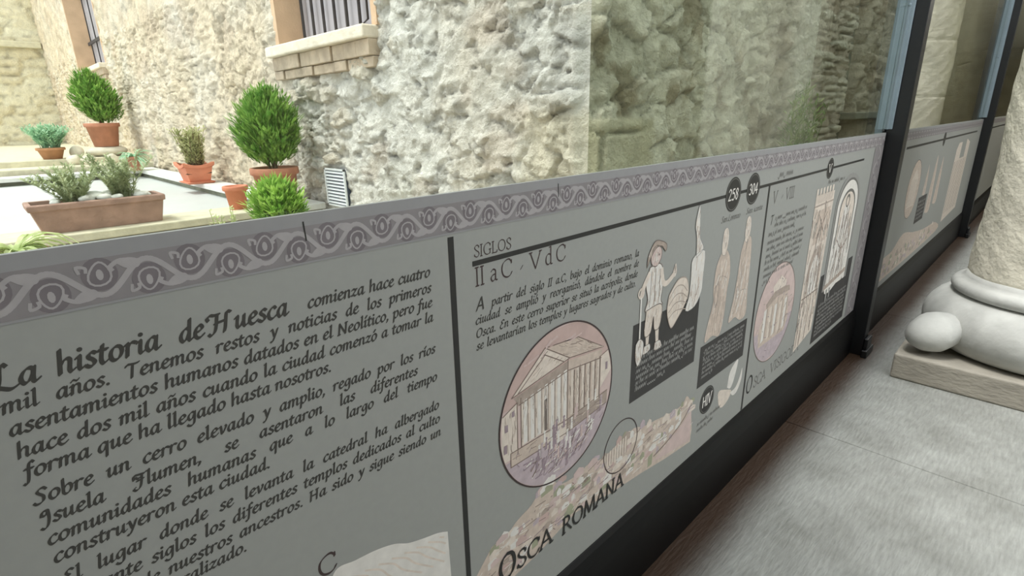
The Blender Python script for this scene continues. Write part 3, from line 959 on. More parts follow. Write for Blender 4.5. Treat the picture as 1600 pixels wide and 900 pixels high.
_A('e', 4.3, 'c .9,2.3 2.6,2.8 3.6,3.7 3.2,4.8 2.1,4.8 1,3.3 .8,1.2 1.7,.1 3,.3 4,1.2')
_A('f', 3.6, 'c 4,7.6 3.2,8.4 2.4,7.6 2,5.5 1.7,1 1.2,-2 .4,-2.9 -.3,-2.4', 'l .4,4.8 3.6,4.8')
_A('g', 5.1, 'c 3.9,4.4 2.9,5 1.6,4.2 .8,2.5 1.1,1 2,.6 3.2,1.8 3.9,3.6', 'c 4.2,5 3.9,1 3.5,-1.9 2.3,-3 .8,-2.6 .3,-1.9')
_A('h', 5.3, 'l 1.2,8.3 .8,0', 'c .9,2.6 2,4.4 3.2,4.9 3.9,4.2 3.6,1.2 4,.1 5,.8')
_A('i', 2.7, 'c .4,4.1 1.2,4.8 1.4,4.2 1.1,1 1.5,.1 2.5,.8', 'd 1.6,6.9')
_A('\u0131', 2.7, 'c .4,4.1 1.2,4.8 1.4,4.2 1.1,1 1.5,.1 2.5,.8')
_A('j', 2.7, 'c .5,4.1 1.3,4.8 1.5,4.2 1.2,-1.5 .6,-2.8 -.5,-2.6', 'd 1.6,6.9')
_A('l', 2.7, 'c .8,7.9 1.4,8.4 1.5,7.5 1.1,1.2 1.5,.1 2.5,.8')
_A('m', 7.8, 'c .3,4.1 1.1,4.8 1.2,4 .8,0', 'c .9,2.6 2,4.5 3,4.9 3.6,4.2 3.3,0', 'c 3.4,2.6 4.6,4.5 5.6,4.9 6.3,4.2 6,1.2 6.4,.1 7.4,.8')
_A('n', 5.3, 'c .3,4.1 1.1,4.8 1.2,4 .8,0', 'c .9,2.6 2,4.5 3.2,4.9 3.9,4.2 3.6,1.2 4,.1 5,.8')
_A('o', 5.0, 'c 2.7,4.9 1.5,4.3 .7,2.4 1,.6 2,.0 3.4,.7 4.3,2.7 3.9,4.4 2.7,4.9 1.9,4.6')
_A('p', 5.2, 'c .3,4.2 1.2,4.9 1.3,4 .6,-3', 'c 1,1 2.2,-.1 3.5,.7 4.4,2.7 4,4.6 3,4.9 2,4.2 1.1,2.8')
_A('q', 5.2, 'c 4,4.4 2.9,5 1.6,4.2 .7,2.3 .9,.7 1.8,.1 3,1.3 3.9,3.4', 'l 4.2,5 3.6,-3')
_A('r', 4.0, 'c .3,4.1 1.1,4.8 1.2,4 .8,0', 'c .9,2.6 1.9,4.5 3,4.9 3.9,4.5')
_A('s', 3.8, 'c 3.5,4.4 2.5,5 1.4,4.4 1.3,3.3 2.4,2.4 3,1.3 2.3,.2 1.2,.1 .3,.8')
_A('t', 3.4, 'c 1.9,6.6 1.3,3 1.2,1 1.8,.0 3.1,.8', 'l .3,4.8 3.2,4.8')
_A('u', 5.4, 'c .4,4.1 1.2,4.8 1.3,4 1,1.4 1.4,.1 2.4,.6 3.9,3', 'c 4,4.9 3.7,1.2 4.2,.1 5.2,.8')
_A('v', 4.8, 'c .4,4.3 1.2,4.9 1.5,3.9 1.9,.1 3.2,1.8 4.3,4 3.9,4.9')
_A('w', 7.0, 'c .4,4.3 1.2,4.9 1.5,3.9 1.9,.1 3.6,4.4 3.9,.1 5.4,1.8 6.4,4 6,4.9')
_A('x', 4.6, 'l .6,4.8 3.9,.2', 'l 4.1,4.8 .4,.2')
_A('y', 4.9, 'c .4,4.3 1.2,4.9 1.6,3.6 2.3,.6', 'c 4.4,4.9 3.4,2 2,-1.2 .9,-2.9 .1,-2.6')
_A('z', 4.4, 'c .6,4 1.4,4.8 2.6,4.4 3.9,4.6', 'l 3.9,4.6 .5,.4', 'c .5,.4 1.6,.8 2.8,.2 3.9,.7')
_A('\u0002', 3.0, 'l 1.9,7.4 1.2,0', 'l .9,7.4 2.8,7.4', 'l .3,0 2,0')
_A('.', 2.3, 'd 1.0,.35')
_A(',', 2.3, 'd 1.0,.4', 'l 1.2,.2 .4,-1.4')
_A('-', 4.4, 'l 1,2.0 3.4,3.4')
# italic capitals
_A('A', 6.6, 'l .3,0 3.6,7.6', 'l 3.6,7.6 5.6,0', 'l 1.6,2.6 4.9,2.6')
_A('H', 7.4, 'l 1.7,7.5 1.2,0', 'l 5.9,7.5 5.4,0', 'l 1.5,3.9 5.6,3.9', 'l .8,7.5 2.6,7.5', 'l 5,7.5 6.8,7.5')
_A('N', 7.6, 'l 1.2,0 1.7,7.5', 'l 1.6,7.5 5.9,0', 'l 5.9,0 6.4,7.5', 'l .4,0 2,0', 'l 5.7,7.5 7.2,7.5')
_A('O', 7.4, 'c 3.9,7.6 1.9,6.8 .8,4 1.4,1 3.1,0 5.2,.9 6.5,3.8 5.9,6.7 3.9,7.6 3,7.4')
_A('S', 5.6, 'c 5.2,6.6 4.2,7.8 2.6,7.4 1.8,6.2 2.6,4.9 3.9,3.4 3.9,1.2 2.6,.0 1,-.1 .2,.9')
_A('T', 6.2, 'c .4,6.4 1,7.4 2.6,7.3 4.6,7.2 6.2,7.6', 'l 3.4,7.2 2.6,0')
_A('C', 6.6, 'c 6,6.2 5,7.5 3.2,7.2 1.2,5.6 .9,2.6 2.2,.4 4,.1 5.8,1.6')
_A('E', 5.8, 'c 5.2,6.8 4,7.7 2.6,7 2.3,5.6 3.6,4.3 1.8,3.8 .8,2 1.6,.2 3.4,.0 5,1')
# swash capitals used in the big lines
_A('L', 6.6, 'c 4.2,7.2 3.4,8 2.6,6.8 2.2,3 1.6,.8 .2,.2 -.4,.9 .8,1.3 3,.2 4.8,-.5 6.6,.4')
_A('\u0001', 9.2, 'c .2,5.6 -.2,6.8 1,7.6 2.4,7.3 4.4,7.4', 'c 3.6,7.4 3.1,3 2.4,.6 1,-.5 .2,.2', 'l 2.6,4 6.9,4.6', 'c 8.8,7.4 7.6,7.9 7.1,6.8 6.6,2 6.1,0')
_A('I', 4.6, 'c .5,5.2 1.2,7.4 3.2,7.5 2.2,5.2 .8,5.2', 'c 3.2,7.5 3.4,3 2.6,-.6 1.2,-2 0,-1.2')
_A('F', 6.2, 'c .6,5 .8,7.4 3,7.4 5.4,7.2 6.2,7.8', 'c 4.4,7.3 4,3 3.2,-.2 1.4,-1.4 .2,-.4 1,.4', 'l 2,4 5,4.4', 'c 1.4,6.2 2.4,5.2 3.6,5.6')
# roman capitals and figures for headings
RM = {}
def _R(ch, adv, *st): RM[ch] = (adv, st)
_R('A', 7.2, 'l .4,0 3.6,7.6', 'l 3.4,7.6 6.4,0', 'l 1.6,2.6 5.2,2.6', 'l -.2,0 1.2,0', 'l 5.6,0 7.2,0')
_R('C', 6.8, 'c 6.2,6.2 5,7.5 3.2,7.4 1.2,6 .7,3.4 1.6,1 3.6,0 5.4,.5 6.4,1.8', 'l 6.2,7 6.2,5.6')
_R('D', 7.4, 'l 1.4,7.5 1.4,0', 'c .6,7.5 3.6,7.5 5.8,6.2 6.7,3.7 5.8,1.2 3.4,0 .6,0')
_R('E', 5.8, 'l 1.4,7.5 1.4,0', 'l .6,7.5 5,7.5 5,6.4', 'l 1.4,3.9 4,3.9', 'l .6,0 5.2,0 5.4,1.2')
_R('G', 7.4, 'c 6.2,6.2 5,7.5 3.2,7.4 1.2,6 .7,3.4 1.6,1 3.6,0 5.4,.4 6.2,1', 'l 6.2,3.2 6.2,.4', 'l 5.2,3.2 7,3.2', 'l 6.2,7 6.2,5.6')
_R('H', 7.6, 'l 1.4,7.5 1.4,0', 'l 6,7.5 6,0', 'l 1.4,3.9 6,3.9')
_R('I', 3.0, 'l 1.4,7.5 1.4,0', 'l .5,7.5 2.3,7.5', 'l .5,0 2.3,0')
_R('L', 5.6, 'l 1.4,7.5 1.4,0', 'l .5,7.5 2.3,7.5', 'l .5,0 5,0 5.2,1.4')
_R('M', 9.0, 'l .9,0 1.7,7.5', 'l 1.6,7.5 4.4,.4', 'l 4.4,.4 7.2,7.5', 'l 7.2,7.5 8,0', 'l .2,0 1.6,0', 'l 7.2,0 8.8,0')
_R('N', 7.8, 'l 1.4,0 1.4,7.5', 'l 1.2,7.5 6.2,0', 'l 6.2,0 6.2,7.5', 'l .6,0 2.2,0', 'l 5.4,7.5 7,7.5')
_R('O', 8.0, 'c 4,7.5 1.8,6.6 .8,3.8 1.8,1 4,0 6.2,.9 7.2,3.7 6.2,6.6 4,7.5 3.2,7.4')
_R('R', 6.8, 'l 1.4,7.5 1.4,0', 'c .6,7.5 3.4,7.5 4.7,6.4 4.7,5 3.4,4 1.4,3.9', 'l 3.2,3.9 6.4,0', 'l .6,0 2.2,0')
_R('S', 5.2, 'c 4.4,6.4 3.4,7.5 2,7.4 .9,6.4 1.4,5 2.6,4 4.2,2.9 4.6,1.5 3.6,.2 2,.0 .8,1.2', 'l 4.4,7 4.4,5.8', 'l .7,.5 .7,1.8')
_R('V', 7.0, 'l .5,7.5 3.4,0', 'l 3.4,0 6.3,7.5', 'l -.2,7.5 1.4,7.5', 'l 5.6,7.5 7,7.5')
_R('a', 4.6, 'c .8,4.2 1.8,5 3,4.5 3.2,3.4 3.2,.6 4.1,.2', 'c 3.2,2.9 1.4,2.5 .7,1.3 1.4,.1 2.6,.5 3.2,1.4')
_R('d', 5.6, 'c 3.9,4.4 2.6,5 1.2,4.2 .7,2.3 1.2,.7 2.4,.1 3.9,1', 'l 4,8.2 4,.1 5,.1', 'l 3,8 4,8.2')
_R('-', 4.6, 'l 1.4,2.0 3.0,3.8')
_R('0', 5, 'c 2.5,7.4 1,6 .8,3.8 1.2,1 2.5,0 3.8,1 4.2,3.8 3.8,6.4 2.5,7.4 2,7.2')
_R('2', 5, 'c .8,6 1.6,7.3 2.9,7.3 3.9,6.2 3.4,4.4 .6,.2', 'l .6,.2 4.4,.2')
_R('3', 5, 'c .8,6.6 2.2,7.5 3.6,6.6 3.4,4.8 2,4 3.8,3.2 4,1.4 2.6,0 .8,.6')
_R('4', 5, 'l 3.2,7.4 .5,2.4 4.6,2.4', 'l 3.3,7.4 3.3,0')
_R('5', 5, 'l 4,7.3 1.4,7.3 1.2,4.4', 'c 1.2,4.4 2.8,4.8 4,3.6 4,1.4 2.6,0 .8,.6')
_R('8', 5, 'c 2.5,7.4 1.1,6.4 1.4,4.9 3.4,3.4 4,1.6 2.5,0 1,1.4 1.4,3.2 3.4,4.8 3.8,6.4 2.5,7.4 2,7.2')
_R('.', 2.3, 'd 1,.3')

def _parse(st):
    kind, *pts = st.split()
    return kind, [tuple(float(q) for q in p.split(',')) for p in pts]

def smooth(pts, n=5):
    if len(pts) < 3: return pts
    out = []
    for i in range(len(pts) - 1):
        p0 = pts[max(i - 1, 0)]; p1 = pts[i]; p2 = pts[i + 1]; p3 = pts[min(i + 2, len(pts) - 1)]
        for k in range(n):
            t = k / n
            out.append(tuple(.5 * (2 * p1[a] + (p2[a] - p0[a]) * t + (2 * p0[a] - 5 * p1[a] + 4 * p2[a] - p3[a]) * t * t + (3 * p1[a] - p0[a] - 3 * p2[a] + p3[a]) * t ** 3) for a in (0, 1)))
    out.append(pts[-1])
    return out

def hull(pts):
    pts = sorted(set(pts))
    if len(pts) < 3: return pts
    def half(ps):
        h = []
        for p in ps:
            while len(h) >= 2 and (h[-1][0] - h[-2][0]) * (p[1] - h[-2][1]) - (h[-1][1] - h[-2][1]) * (p[0] - h[-2][0]) <= 1e-12: h.pop()
            h.append(p)
        return h
    a = half(pts); b = half(pts[::-1])
    return a[:-1] + b[:-1]

def inside(pt, poly):
    x, z = pt; c_ = False; n = len(poly); j = n - 1
    for i in range(n):
        if (poly[i][1] > z) != (poly[j][1] > z) and x < (poly[j][0] - poly[i][0]) * (z - poly[i][1]) / (poly[j][1] - poly[i][1] + 1e-12) + poly[i][0]:
            c_ = not c_
        j = i
    return c_

class Print:
    """flat printed artwork on the face of a panel; x along the panel, z up, thin layers toward the viewer"""
    def __init__(self, y=-.0004):
        self.b = MB(); self.y = y; self.mats = []; self.k = 0
    def mi(self, m):
        if m not in self.mats: self.mats.append(m)
        return self.mats.index(m)
    def lay(self, d=1):
        self.k += d
        return self
    def poly(self, pts, m):
        self.n = (getattr(self, 'n', 0) + 1) % 200
        y = self.y - .00012 * self.k - self.n * 5.5e-7
        a = sum(pts[i][0] * pts[(i + 1) % len(pts)][1] - pts[(i + 1) % len(pts)][0] * pts[i][1] for i in range(len(pts)))
        if a < 0: pts = pts[::-1]
        self.b.add([(x, y, z) for (x, z) in pts], [tuple(range(len(pts)))], self.mi(m))
        return self
    def disc(self, c, r, m, n=64, ry=None):
        return self.poly([(c[0] + r * math.cos(2 * PI * i / n), c[1] + (ry or r) * math.sin(2 * PI * i / n)) for i in range(n)], m)
    def line(self, pts, w, m, taper=False):
        """stroke with round-ish joins"""
        n = len(pts) - 1
        for i in range(n):
            (x0, z0), (x1, z1) = pts[i], pts[i + 1]
            L_ = math.hypot(x1 - x0, z1 - z0)
            if L_ < 1e-7: continue
            ww = w * (1 - .75 * i / n) if taper else w
            nx, nz = -(z1 - z0) / L_ * ww / 2, (x1 - x0) / L_ * ww / 2
            ex, ez = (x1 - x0) / L_ * ww * .3, (z1 - z0) / L_ * ww * .3
            self.poly([(x0 - ex + nx, z0 - ez + nz), (x0 - ex - nx, z0 - ez - nz), (x1 + ex - nx, z1 + ez - nz), (x1 + ex + nx, z1 + ez + nz)], m)
        return self
    def hatch(self, poly, n, inks, ln, w, seed, ang=1.45, spread=.35):
        """loose pencil strokes inside an outline"""
        r_ = random.Random(seed)
        xs_ = [q[0] for q in poly]; zs_ = [q[1] for q in poly]
        for _ in range(n * 3):
            if n <= 0: break
            x = r_.uniform(min(xs_), max(xs_)); z = r_.uniform(min(zs_), max(zs_))
            a_ = ang + r_.uniform(-spread, spread); l_ = ln * r_.uniform(.5, 1.3)
            e = (x + l_ * math.cos(a_), z + l_ * math.sin(a_)); m_ = (x + l_ * .5 * math.cos(a_) + r_.uniform(-.1, .1) * l_, z + l_ * .5 * math.sin(a_))
            if inside((x, z), poly) and inside(e, poly):
                self.line([(x, z), m_, e], w * r_.uniform(.6, 1.3), r_.choice(inks)); n -= 1
        return self
    def ringline(self, c, r, w, m, n=72):
        return self.line([(c[0] + r * math.cos(2 * PI * i / n), c[1] + r * math.sin(2 * PI * i / n)) for i in range(n + 1)], w, m)
    # ---- lettering
    def glyph(self, g, x, z, u, m, nib, thin, ang, slant):
        ca, sa = math.cos(ang), math.sin(ang)
        corners = [(ca * nib / 2 * s - sa * thin / 2 * t, sa * nib / 2 * s + ca * thin / 2 * t) for s in (-1, 1) for t in (-1, 1)]
        for st in g[1]:
            kind, pts = _parse(st)
            if kind == 'd':
                q = pts[0]
                segs = [[(q[0] + .62 * nib * math.cos(a_ * PI / 4), q[1] + .62 * nib * math.sin(a_ * PI / 4)) for a_ in range(8)]]
            else:
                if kind == 'c': pts = smooth(pts, 4)
                segs = [hull([(p[0] + c[0], p[1] + c[1]) for p in (pts[i], pts[i + 1]) for c in corners]) for i in range(len(pts) - 1)]
            for s in segs:
                if len(s) > 2:
                    self.poly([(x + (px + slant * pz) * u, z + pz * u) for (px, pz) in s], m)
    ACC = {'á': 'a', 'é': 'e', 'í': '\u0131', 'ó': 'o', 'ú': 'u', 'ñ': 'n'}
    def measure(self, word, font, track=0):
        return sum(font.get(self.ACC.get(ch, ch), (3.0,))[0] + track for ch in word)
    def word(self, word, x, z, u, m, font=None, nib=1.1, thin=.35, ang=.66, slant=.12, track=0, sx=1.0):
        font = font or GL
        for ch in word:
            base = self.ACC.get(ch, ch)
            g = font.get(base)
            if g is None: x += 3 * u; continue
            if sx != 1.0:
                g2 = (g[0] * sx, [s.split()[0] + ' ' + ' '.join('%g,%g' % (float(p.split(',')[0]) * sx, float(p.split(',')[1])) for p in s.split()[1:]) for s in g[1]])
            else: g2 = g
            self.glyph(g2, x, z, u, m, nib, thin, ang, slant)
            if ch in 'áéíóú':
                self.glyph((0, ['l %g,6.2 %g,8' % (g[0] * sx * .42, g[0] * sx * .42 + 1.3)]), x, z, u, m, nib * .8, thin, .1, slant)
            if ch == 'ñ':
                self.glyph((0, ['c %g,6.3 %g,7.2 %g,6.6 %g,7.4' % (.8 * sx, 1.8 * sx, 3 * sx, 4 * sx)]), x, z, u, m, nib * .7, thin, .9, slant)
            x += (g2[0] + track) * u
        return x
    def justified(self, text, x0, x1, z, xh, m, space=None, **kw):
        """text set between two margins; with a given space the line is left ragged"""
        u = xh / 5.0
        ws = text.split(' ')
        font = kw.get('font') or GL
        tr = kw.get('track', 0)
        tot = sum(self.measure(w, font, tr) for w in ws) * u
        sx = 1.0
        gaps = len(ws) - 1
        if space is None:
            room = (x1 - x0) - tot
            mins = 1.6 * u * gaps
            if room < mins:
                sx = max(.5, ((x1 - x0) - mins) / tot)
                tot *= sx; room = (x1 - x0) - tot
            gap = room / max(1, gaps)
        else:
            gap = space * u
            if x1 is not None:
                sx = ((x1 - x0) - gap * gaps) / tot
        x = x0
        for w in ws:
            self.word(w, x, z, u, m, sx=sx, **kw)
            x += (self.measure(w, font, tr)) * u * sx + gap
        return self
    def scribble(self, x0, x1, z, xh, m, seed, w=None, last=1.0):
        """a line of print too small to read: broken strokes at the size of the letters"""
        rnd = random.Random(seed)
        x = x0; xe = x0 + (x1 - x0) * last
        w = w or xh * .26
        while x < xe - xh * 1.2:
            L_ = min(xh * rnd.choice((1.3, 2.2, 3.2, 4.4, 5.6, 6.6)), xe - x)
            pts = []
            n = max(2, int(L_ / (xh * .42)))
            for i in range(n + 1):
                top = xh * (1.0 if rnd.random() < .78 else rnd.choice((1.6, 1.6, -.5)))
                pts.append((x + L_ * i / n + (.12 * xh if i % 2 else 0), z + (top if i % 2 else 0)))
            self.line(pts, w, m)
            x += L_ + xh * .75
        return self
    def build(self, name, parent):
        o = self.b.build(name, self.mats, parent)
        return o

# ------------------------------------------------------------------ panel board and inks
def ink(name, rgb, var=.04, scale=40, rough=.5, stretch=(1, 1, 1)):
    return mat(name, srgb(*rgb), rough, var, scale, spec=.3, stretch=stretch)
I_board = ink('grey_panel_vinyl', (158, 160, 157), .02, 60)
I_text = ink('charcoal_ink', (70, 69, 66), 0.06, 40)
I_head = ink('brown_grey_ink', (72, 60, 60), .06)
I_rule = ink('dark_rule_ink', (52, 52, 51), .04)
I_band = ink('mauve_grey_band', (140, 136, 138), 0.07, 30)
I_band_edge = ink('pale_grey_edge', (152, 152, 154), .03)
I_band_dark = ink('dark_mauve_shade', (121, 115, 119), 0.08, 30)
I_vine = ink('pale_vine_ink', (170, 166, 168), .05, 60)
I_box = ink('caption_black', (62, 61, 61), .05)
I_cap = ink('caption_white', (150, 150, 148), 0.06, 60)
I_soft = ink('soft_grey_ink', (112, 111, 108), .06)
I_cream = ink('cream_wash', (222, 211, 200), 0.1, 45)
I_white = ink('off_white_wash', (226, 223, 218), 0.07, 40)
I_pink = ink('pink_wash', (208, 188, 184), 0.08, 30)
I_rose = ink('rose_wash', (198, 174, 168), 0.1, 20)
I_lilac = ink('lilac_wash', (190, 176, 182), 0.12, 40)
I_mauve = ink('mauve_wash', (158, 142, 150), .15, 30)
I_tan = ink('tan_wash', (204, 189, 177), 0.13, 45)
I_tan2 = ink('tan_shade', (174, 160, 150), 0.15, 50)
I_sketch = ink('sketch_brown_ink', (138, 122, 114), .1)
I_sepia = ink('sepia_ink', (122, 112, 106), 0.1, 40)
I_green = ink('sage_wash', (164, 166, 142), .12, 26)

def band(P_, x0, x1, z0, z1, vine, ground, dark, wl=.092, ph=0.0):
    """running vine scroll in a band: wave, buds in the hollows, leaves curling off the stem"""
    zc = (z0 + z1) / 2; A = (z1 - z0) * .33
    P_.lay().poly([(x0, z0), (x1, z0), (x1, z1), (x0, z1)], ground)
    P_.lay()
    n = int((x1 - x0) / wl * 22)
    w = lambda x: zc + A * math.cos(2 * PI * (x - ph) / wl)
    cl = lambda x: min(max(x, x0), x1)
    # soft darker hollows
    k0 = int(math.floor((x0 - ph) / wl)); k1 = int(math.ceil((x1 - ph) / wl))
    for k in range(k0, k1 + 1):
        for (off, s) in ((.5, 1), (0, -1)):
            cx_ = ph + (k + off) * wl; cz_ = zc + s * A * .42
            if x0 + .02 < cx_ < x1 - .02:
                P_.poly([(cx_ + .0175 * math.cos(a_ * PI / 10), cz_ + .0195 * math.sin(a_ * PI / 10)) for a_ in range(20)], dark)
    P_.lay()
    P_.line([(x0 + (x1 - x0) * i / n, w(x0 + (x1 - x0) * i / n)) for i in range(n + 1)], .0065, vine)
    for k in range(k0, k1 + 1):
        for (off, s) in ((.5, 1), (0, -1)):
            cx_ = ph + (k + off) * wl; cz_ = zc + s * A * .45
            if not (x0 + .03 < cx_ < x1 - .03): continue
            # bud: a leaning teardrop outlined in pale with a pale kernel
            td = [(cx_ + .0095 * math.sin(a_) * (1.1 - .35 * math.cos(a_)) + .12 * s * .013 * math.cos(a_), cz_ + .0135 * math.cos(a_) * s) for a_ in [2 * PI * i / 16 for i in range(17)]]
            P_.line(td, .0022, vine)
            P_.poly([(cx_ + .0035 * math.cos(a_ * PI / 5), cz_ - .001 + .0065 * math.sin(a_ * PI / 5)) for a_ in range(10)], vine)
            # leaf sweeping along the edge of the band away from the crest
            ex = cx_ + wl * .30; ez = zc + s * (z1 - z0) * .38
            lf = smooth([(cx_ + .012, cz_ + s * .002), (cx_ + wl * .12, ez - s * .006), (cx_ + wl * .24, ez), (ex + .012, ez - s * .004)], 5)
            P_.line(lf, .0048, vine, taper=False)
            bl = smooth([(ex - .012, ez - s * .001), (ex - .002, ez - s * .010), (ex + .010, ez - s * .011), (ex + .013, ez - s * .003), (ex + .002, ez + s * .002), (ex - .012, ez - s * .001)], 4)
            P_.poly(bl[:-1], vine)
            cu = smooth([(cx_ - .012, cz_ + s * .004), (cx_ - wl * .13, ez - s * .003), (cx_ - wl * .21, ez - s * .001), (cx_ - wl * .20, ez - s * .008)], 4)
            P_.line(cu, .0032, vine)

# ================================================================== the large panel
panel = thing('history_panel', 'large lettered grey information panel with vine border and timeline', 'information panel', (0, 0, 0))
Z0, Z1 = .2985, 1.374
MB().box(-1.6, .0, Z0, 3.752, .009, Z1).build('board', I_board, panel)

p = Print(-.0004)
p.poly([(-1.6, 1.3555), (3.752, 1.3555), (3.752, Z1), (-1.6, Z1)], I_band_edge)
band(p, -1.6, 3.752, 1.304, 1.356, I_vine, I_band, I_band_dark, .0925, .031)
p.lay().line([(-1.6, 1.3025), (3.56, 1.3025)], .003, I_band_edge)
for xx in (.32, .88):
    p.line([(xx, 1.362), (xx + .001, 1.335)], .0022, I_rule)
p.build('scroll_border', panel)
p = Print(-.0012)
p.poly([(3.565, Z0), (3.752, Z0), (3.752, 1.303), (3.565, 1.303)], I_band)
p.lay()
zz = Z0 + .03; k = 0
pts = [(3.655 + .045 * math.cos(2 * PI * (z_ - .3) / .16), z_) for z_ in [Z0 + .01 + (1.29 - Z0) * i / 150 for i in range(151)]]
p.line(pts, .012, I_vine)
while zz < 1.25:
    s = 1 if k % 2 else -1
    p.disc((3.655 + s * .018, zz), .018, I_band_dark, 16, .025); p.lay(); p.disc((3.655 + s * .018, zz), .008, I_vine, 12, .014); p.lay(-1)
    zz += .08; k += 1
p.lay(2).line([(3.572, Z0), (3.572, 1.30)], .006, I_band_edge)
p.build('side_border', panel)

# section rules and the timeline
p = Print()
p.line([(.584, 1.292), (.584, Z0)], .0135, I_rule)
p.line([(2.083, 1.243), (2.083, Z0)], .016, I_rule)
p.line([(.636, 1.2355), (1.9, 1.2425), (3.37, 1.2505)], .0105, I_rule)
p.build('rules', panel)

# --- first text
x0, x1 = -.036, .534
p = Print()
W = dict(nib=1.32, thin=.5)
u = .0171 / 5
p.word('La', -.0385, 1.232, u, I_text, **W)
p.word('historia', .017, 1.232, u, I_text, sx=.92, **W)
p.word('de', .139, 1.232, u, I_text, sx=.9, **W)
p.word('\u0001', .173, 1.232, u, I_text, sx=.95, **W)
p.word('uesca', .206, 1.232, u, I_text, sx=.94, **W)
p.justified('comienza hace cuatro', .309, x1, 1.2335, .0122, I_text, **W)
body = [('mil años. Tenemos restos y noticias de los primeros', 1.2045, None),
        ('asentamientos humanos datados en el Neolítico, pero fue', 1.177, None),
        ('hace dos mil años cuando la ciudad comenzó a tomar la', 1.1487, None),
        ('forma que ha llegado hasta nosotros.', 1.122, .333),
        ('Sobre un cerro elevado y amplio, regado por los ríos', 1.0865, None),
        ('Isuela Flumen, se asentaron las diferentes', 1.057, .492),
        ('comunidades humanas que a lo largo del tiempo', 1.0295, None),
        ('construyeron esta ciudad.', 1.0035, .219),
        ('El lugar donde se levanta la catedral ha albergado', .9695, None),
        ('durante siglos los diferentes templos dedicados al culto', .940, None),
        ('divino de nuestros ancestros. Ha sido y sigue siendo un', .9105, None),
        ('lugar sacralizado.', .884, .166)]
for (s, z, e) in body:
    p.justified(s, x0, e or x1, z, .0118, I_text, **W)
p.build('introduction_text', panel)

# --- first section: a big letter and the pale hill
p = Print()
p.word('C', .262, .755, .0385 / 7.5, I_head, font=RM, nib=.8, thin=.4, slant=.02)
p.build('heading_letter', panel)
p = Print()
hill = smooth([(.26, .55), (.275, .70), (.292, .752), (.33, .748), (.372, .742), (.41, .730), (.44, .712), (.475, .700), (.51, .690), (.5345, .678)], 6) + [(.537, .50), (.26, .50)]
p.poly(hill, I_white)
p.lay()
for k in range(9):
    a = .29 + .028 * k
    p.line([q for q in smooth([(a, .725 - .006 * k), (a + .03, .705 - .006 * k), (a + .05, .67 - .004 * k), (a + .09, .64 - .006 * k)], 5) if q[0] < .53], .004, I_cream)
p.build('hill_drawing', panel)

# --- second section: heading and text
p = Print()
p.justified('SIGLOS', .637, .737, 1.2475, .0148, I_head, space=1, font=RM, nib=.62, thin=.34, slant=.03)
p.build('heading_word', panel)
for (w_, x_, h_, sx_) in (('II', .637, .0365, .9), ('a', .676, .0365, 1), ('C', .706, .0365, 1), ('-', .757, .030, 1), ('V', .790, .0365, 1.1), ('d', .838, .0365, 1), ('C', .874, .0365, 1.05)):
    p = Print()
    p.word(w_, x_, 1.190, h_ / 7.5, I_head, font=RM, nib=.66, thin=.3, slant=0, sx=sx_)
    p.build('heading_word', panel)
p = Print()
W2_ = dict(nib=1.15, thin=.45)
p.word('A', .637, 1.1395, .0255 / 7.5, I_text, **W2_)
p.justified('partir del siglo II a.C, bajo el dominio romano, la'.replace('II', '\u0002\u0002'), .678, 1.214, 1.1395, .0118, I_text, **W2_)
p.justified('ciudad se amplió y reorganizó, dándole el nombre de', .634, 1.215, 1.1115, .0118, I_text, **W2_)
p.justified('Osca. En este cerro superior se situó la acrópolis, donde', .634, 1.212, 1.083, .0118, I_text, **W2_)
p.justified('se levantarían los templos y lugares sagrados y de culto.', .634, 1.206, 1.0565, .0118, I_text, **W2_)
p.build('roman_text', panel)

# --- the round picture of a classical temple
def rnd_hatch(P_, poly_fn, n, w, m, seed):
    r = random.Random(seed)
    for _ in range(n):
        P_.line(poly_fn(r), w, m)
c, R = (.899, .825), .2105
p = Print()
p.disc(c, R, I_pink, 96)
def clip(pts):
    out = []
    for (x, z) in pts:
        d = math.hypot(x - c[0], z - c[1])
        if d > R * .985:
            x = c[0] + (x - c[0]) / d * R * .985; z = c[1] + (z - c[1]) / d * R * .985
        out.append((x, z))
    return out
def seg_circle(z_hi, z_lo):
    a = []; n = 24
    for i in range(n + 1):
        z = z_lo + (z_hi - z_lo) * i / n; h = math.sqrt(max(0, (R * .985) ** 2 - (z - c[1]) ** 2)); a.append((c[0] + h, z))
    return a + [(2 * c[0] - x, z) for (x, z) in a[::-1]]
p.lay()
p.poly(seg_circle(c[1] + R * .97, c[1] + .06), I_rose)
p.poly(seg_circle(c[1] - .075, c[1] - R * .97), I_lilac)
p.lay()
p.poly(seg_circle(c[1] + .06, c[1] + .0), I_pink)
p.poly(clip([(.69, .875), (.745, .893), (.745, .755), (.70, .755), (.69, .79)]), I_cream)
p.poly(clip([(1.05, .90), (1.10, .915), (1.12, .85), (1.05, .80)]), I_cream)
p.lay()
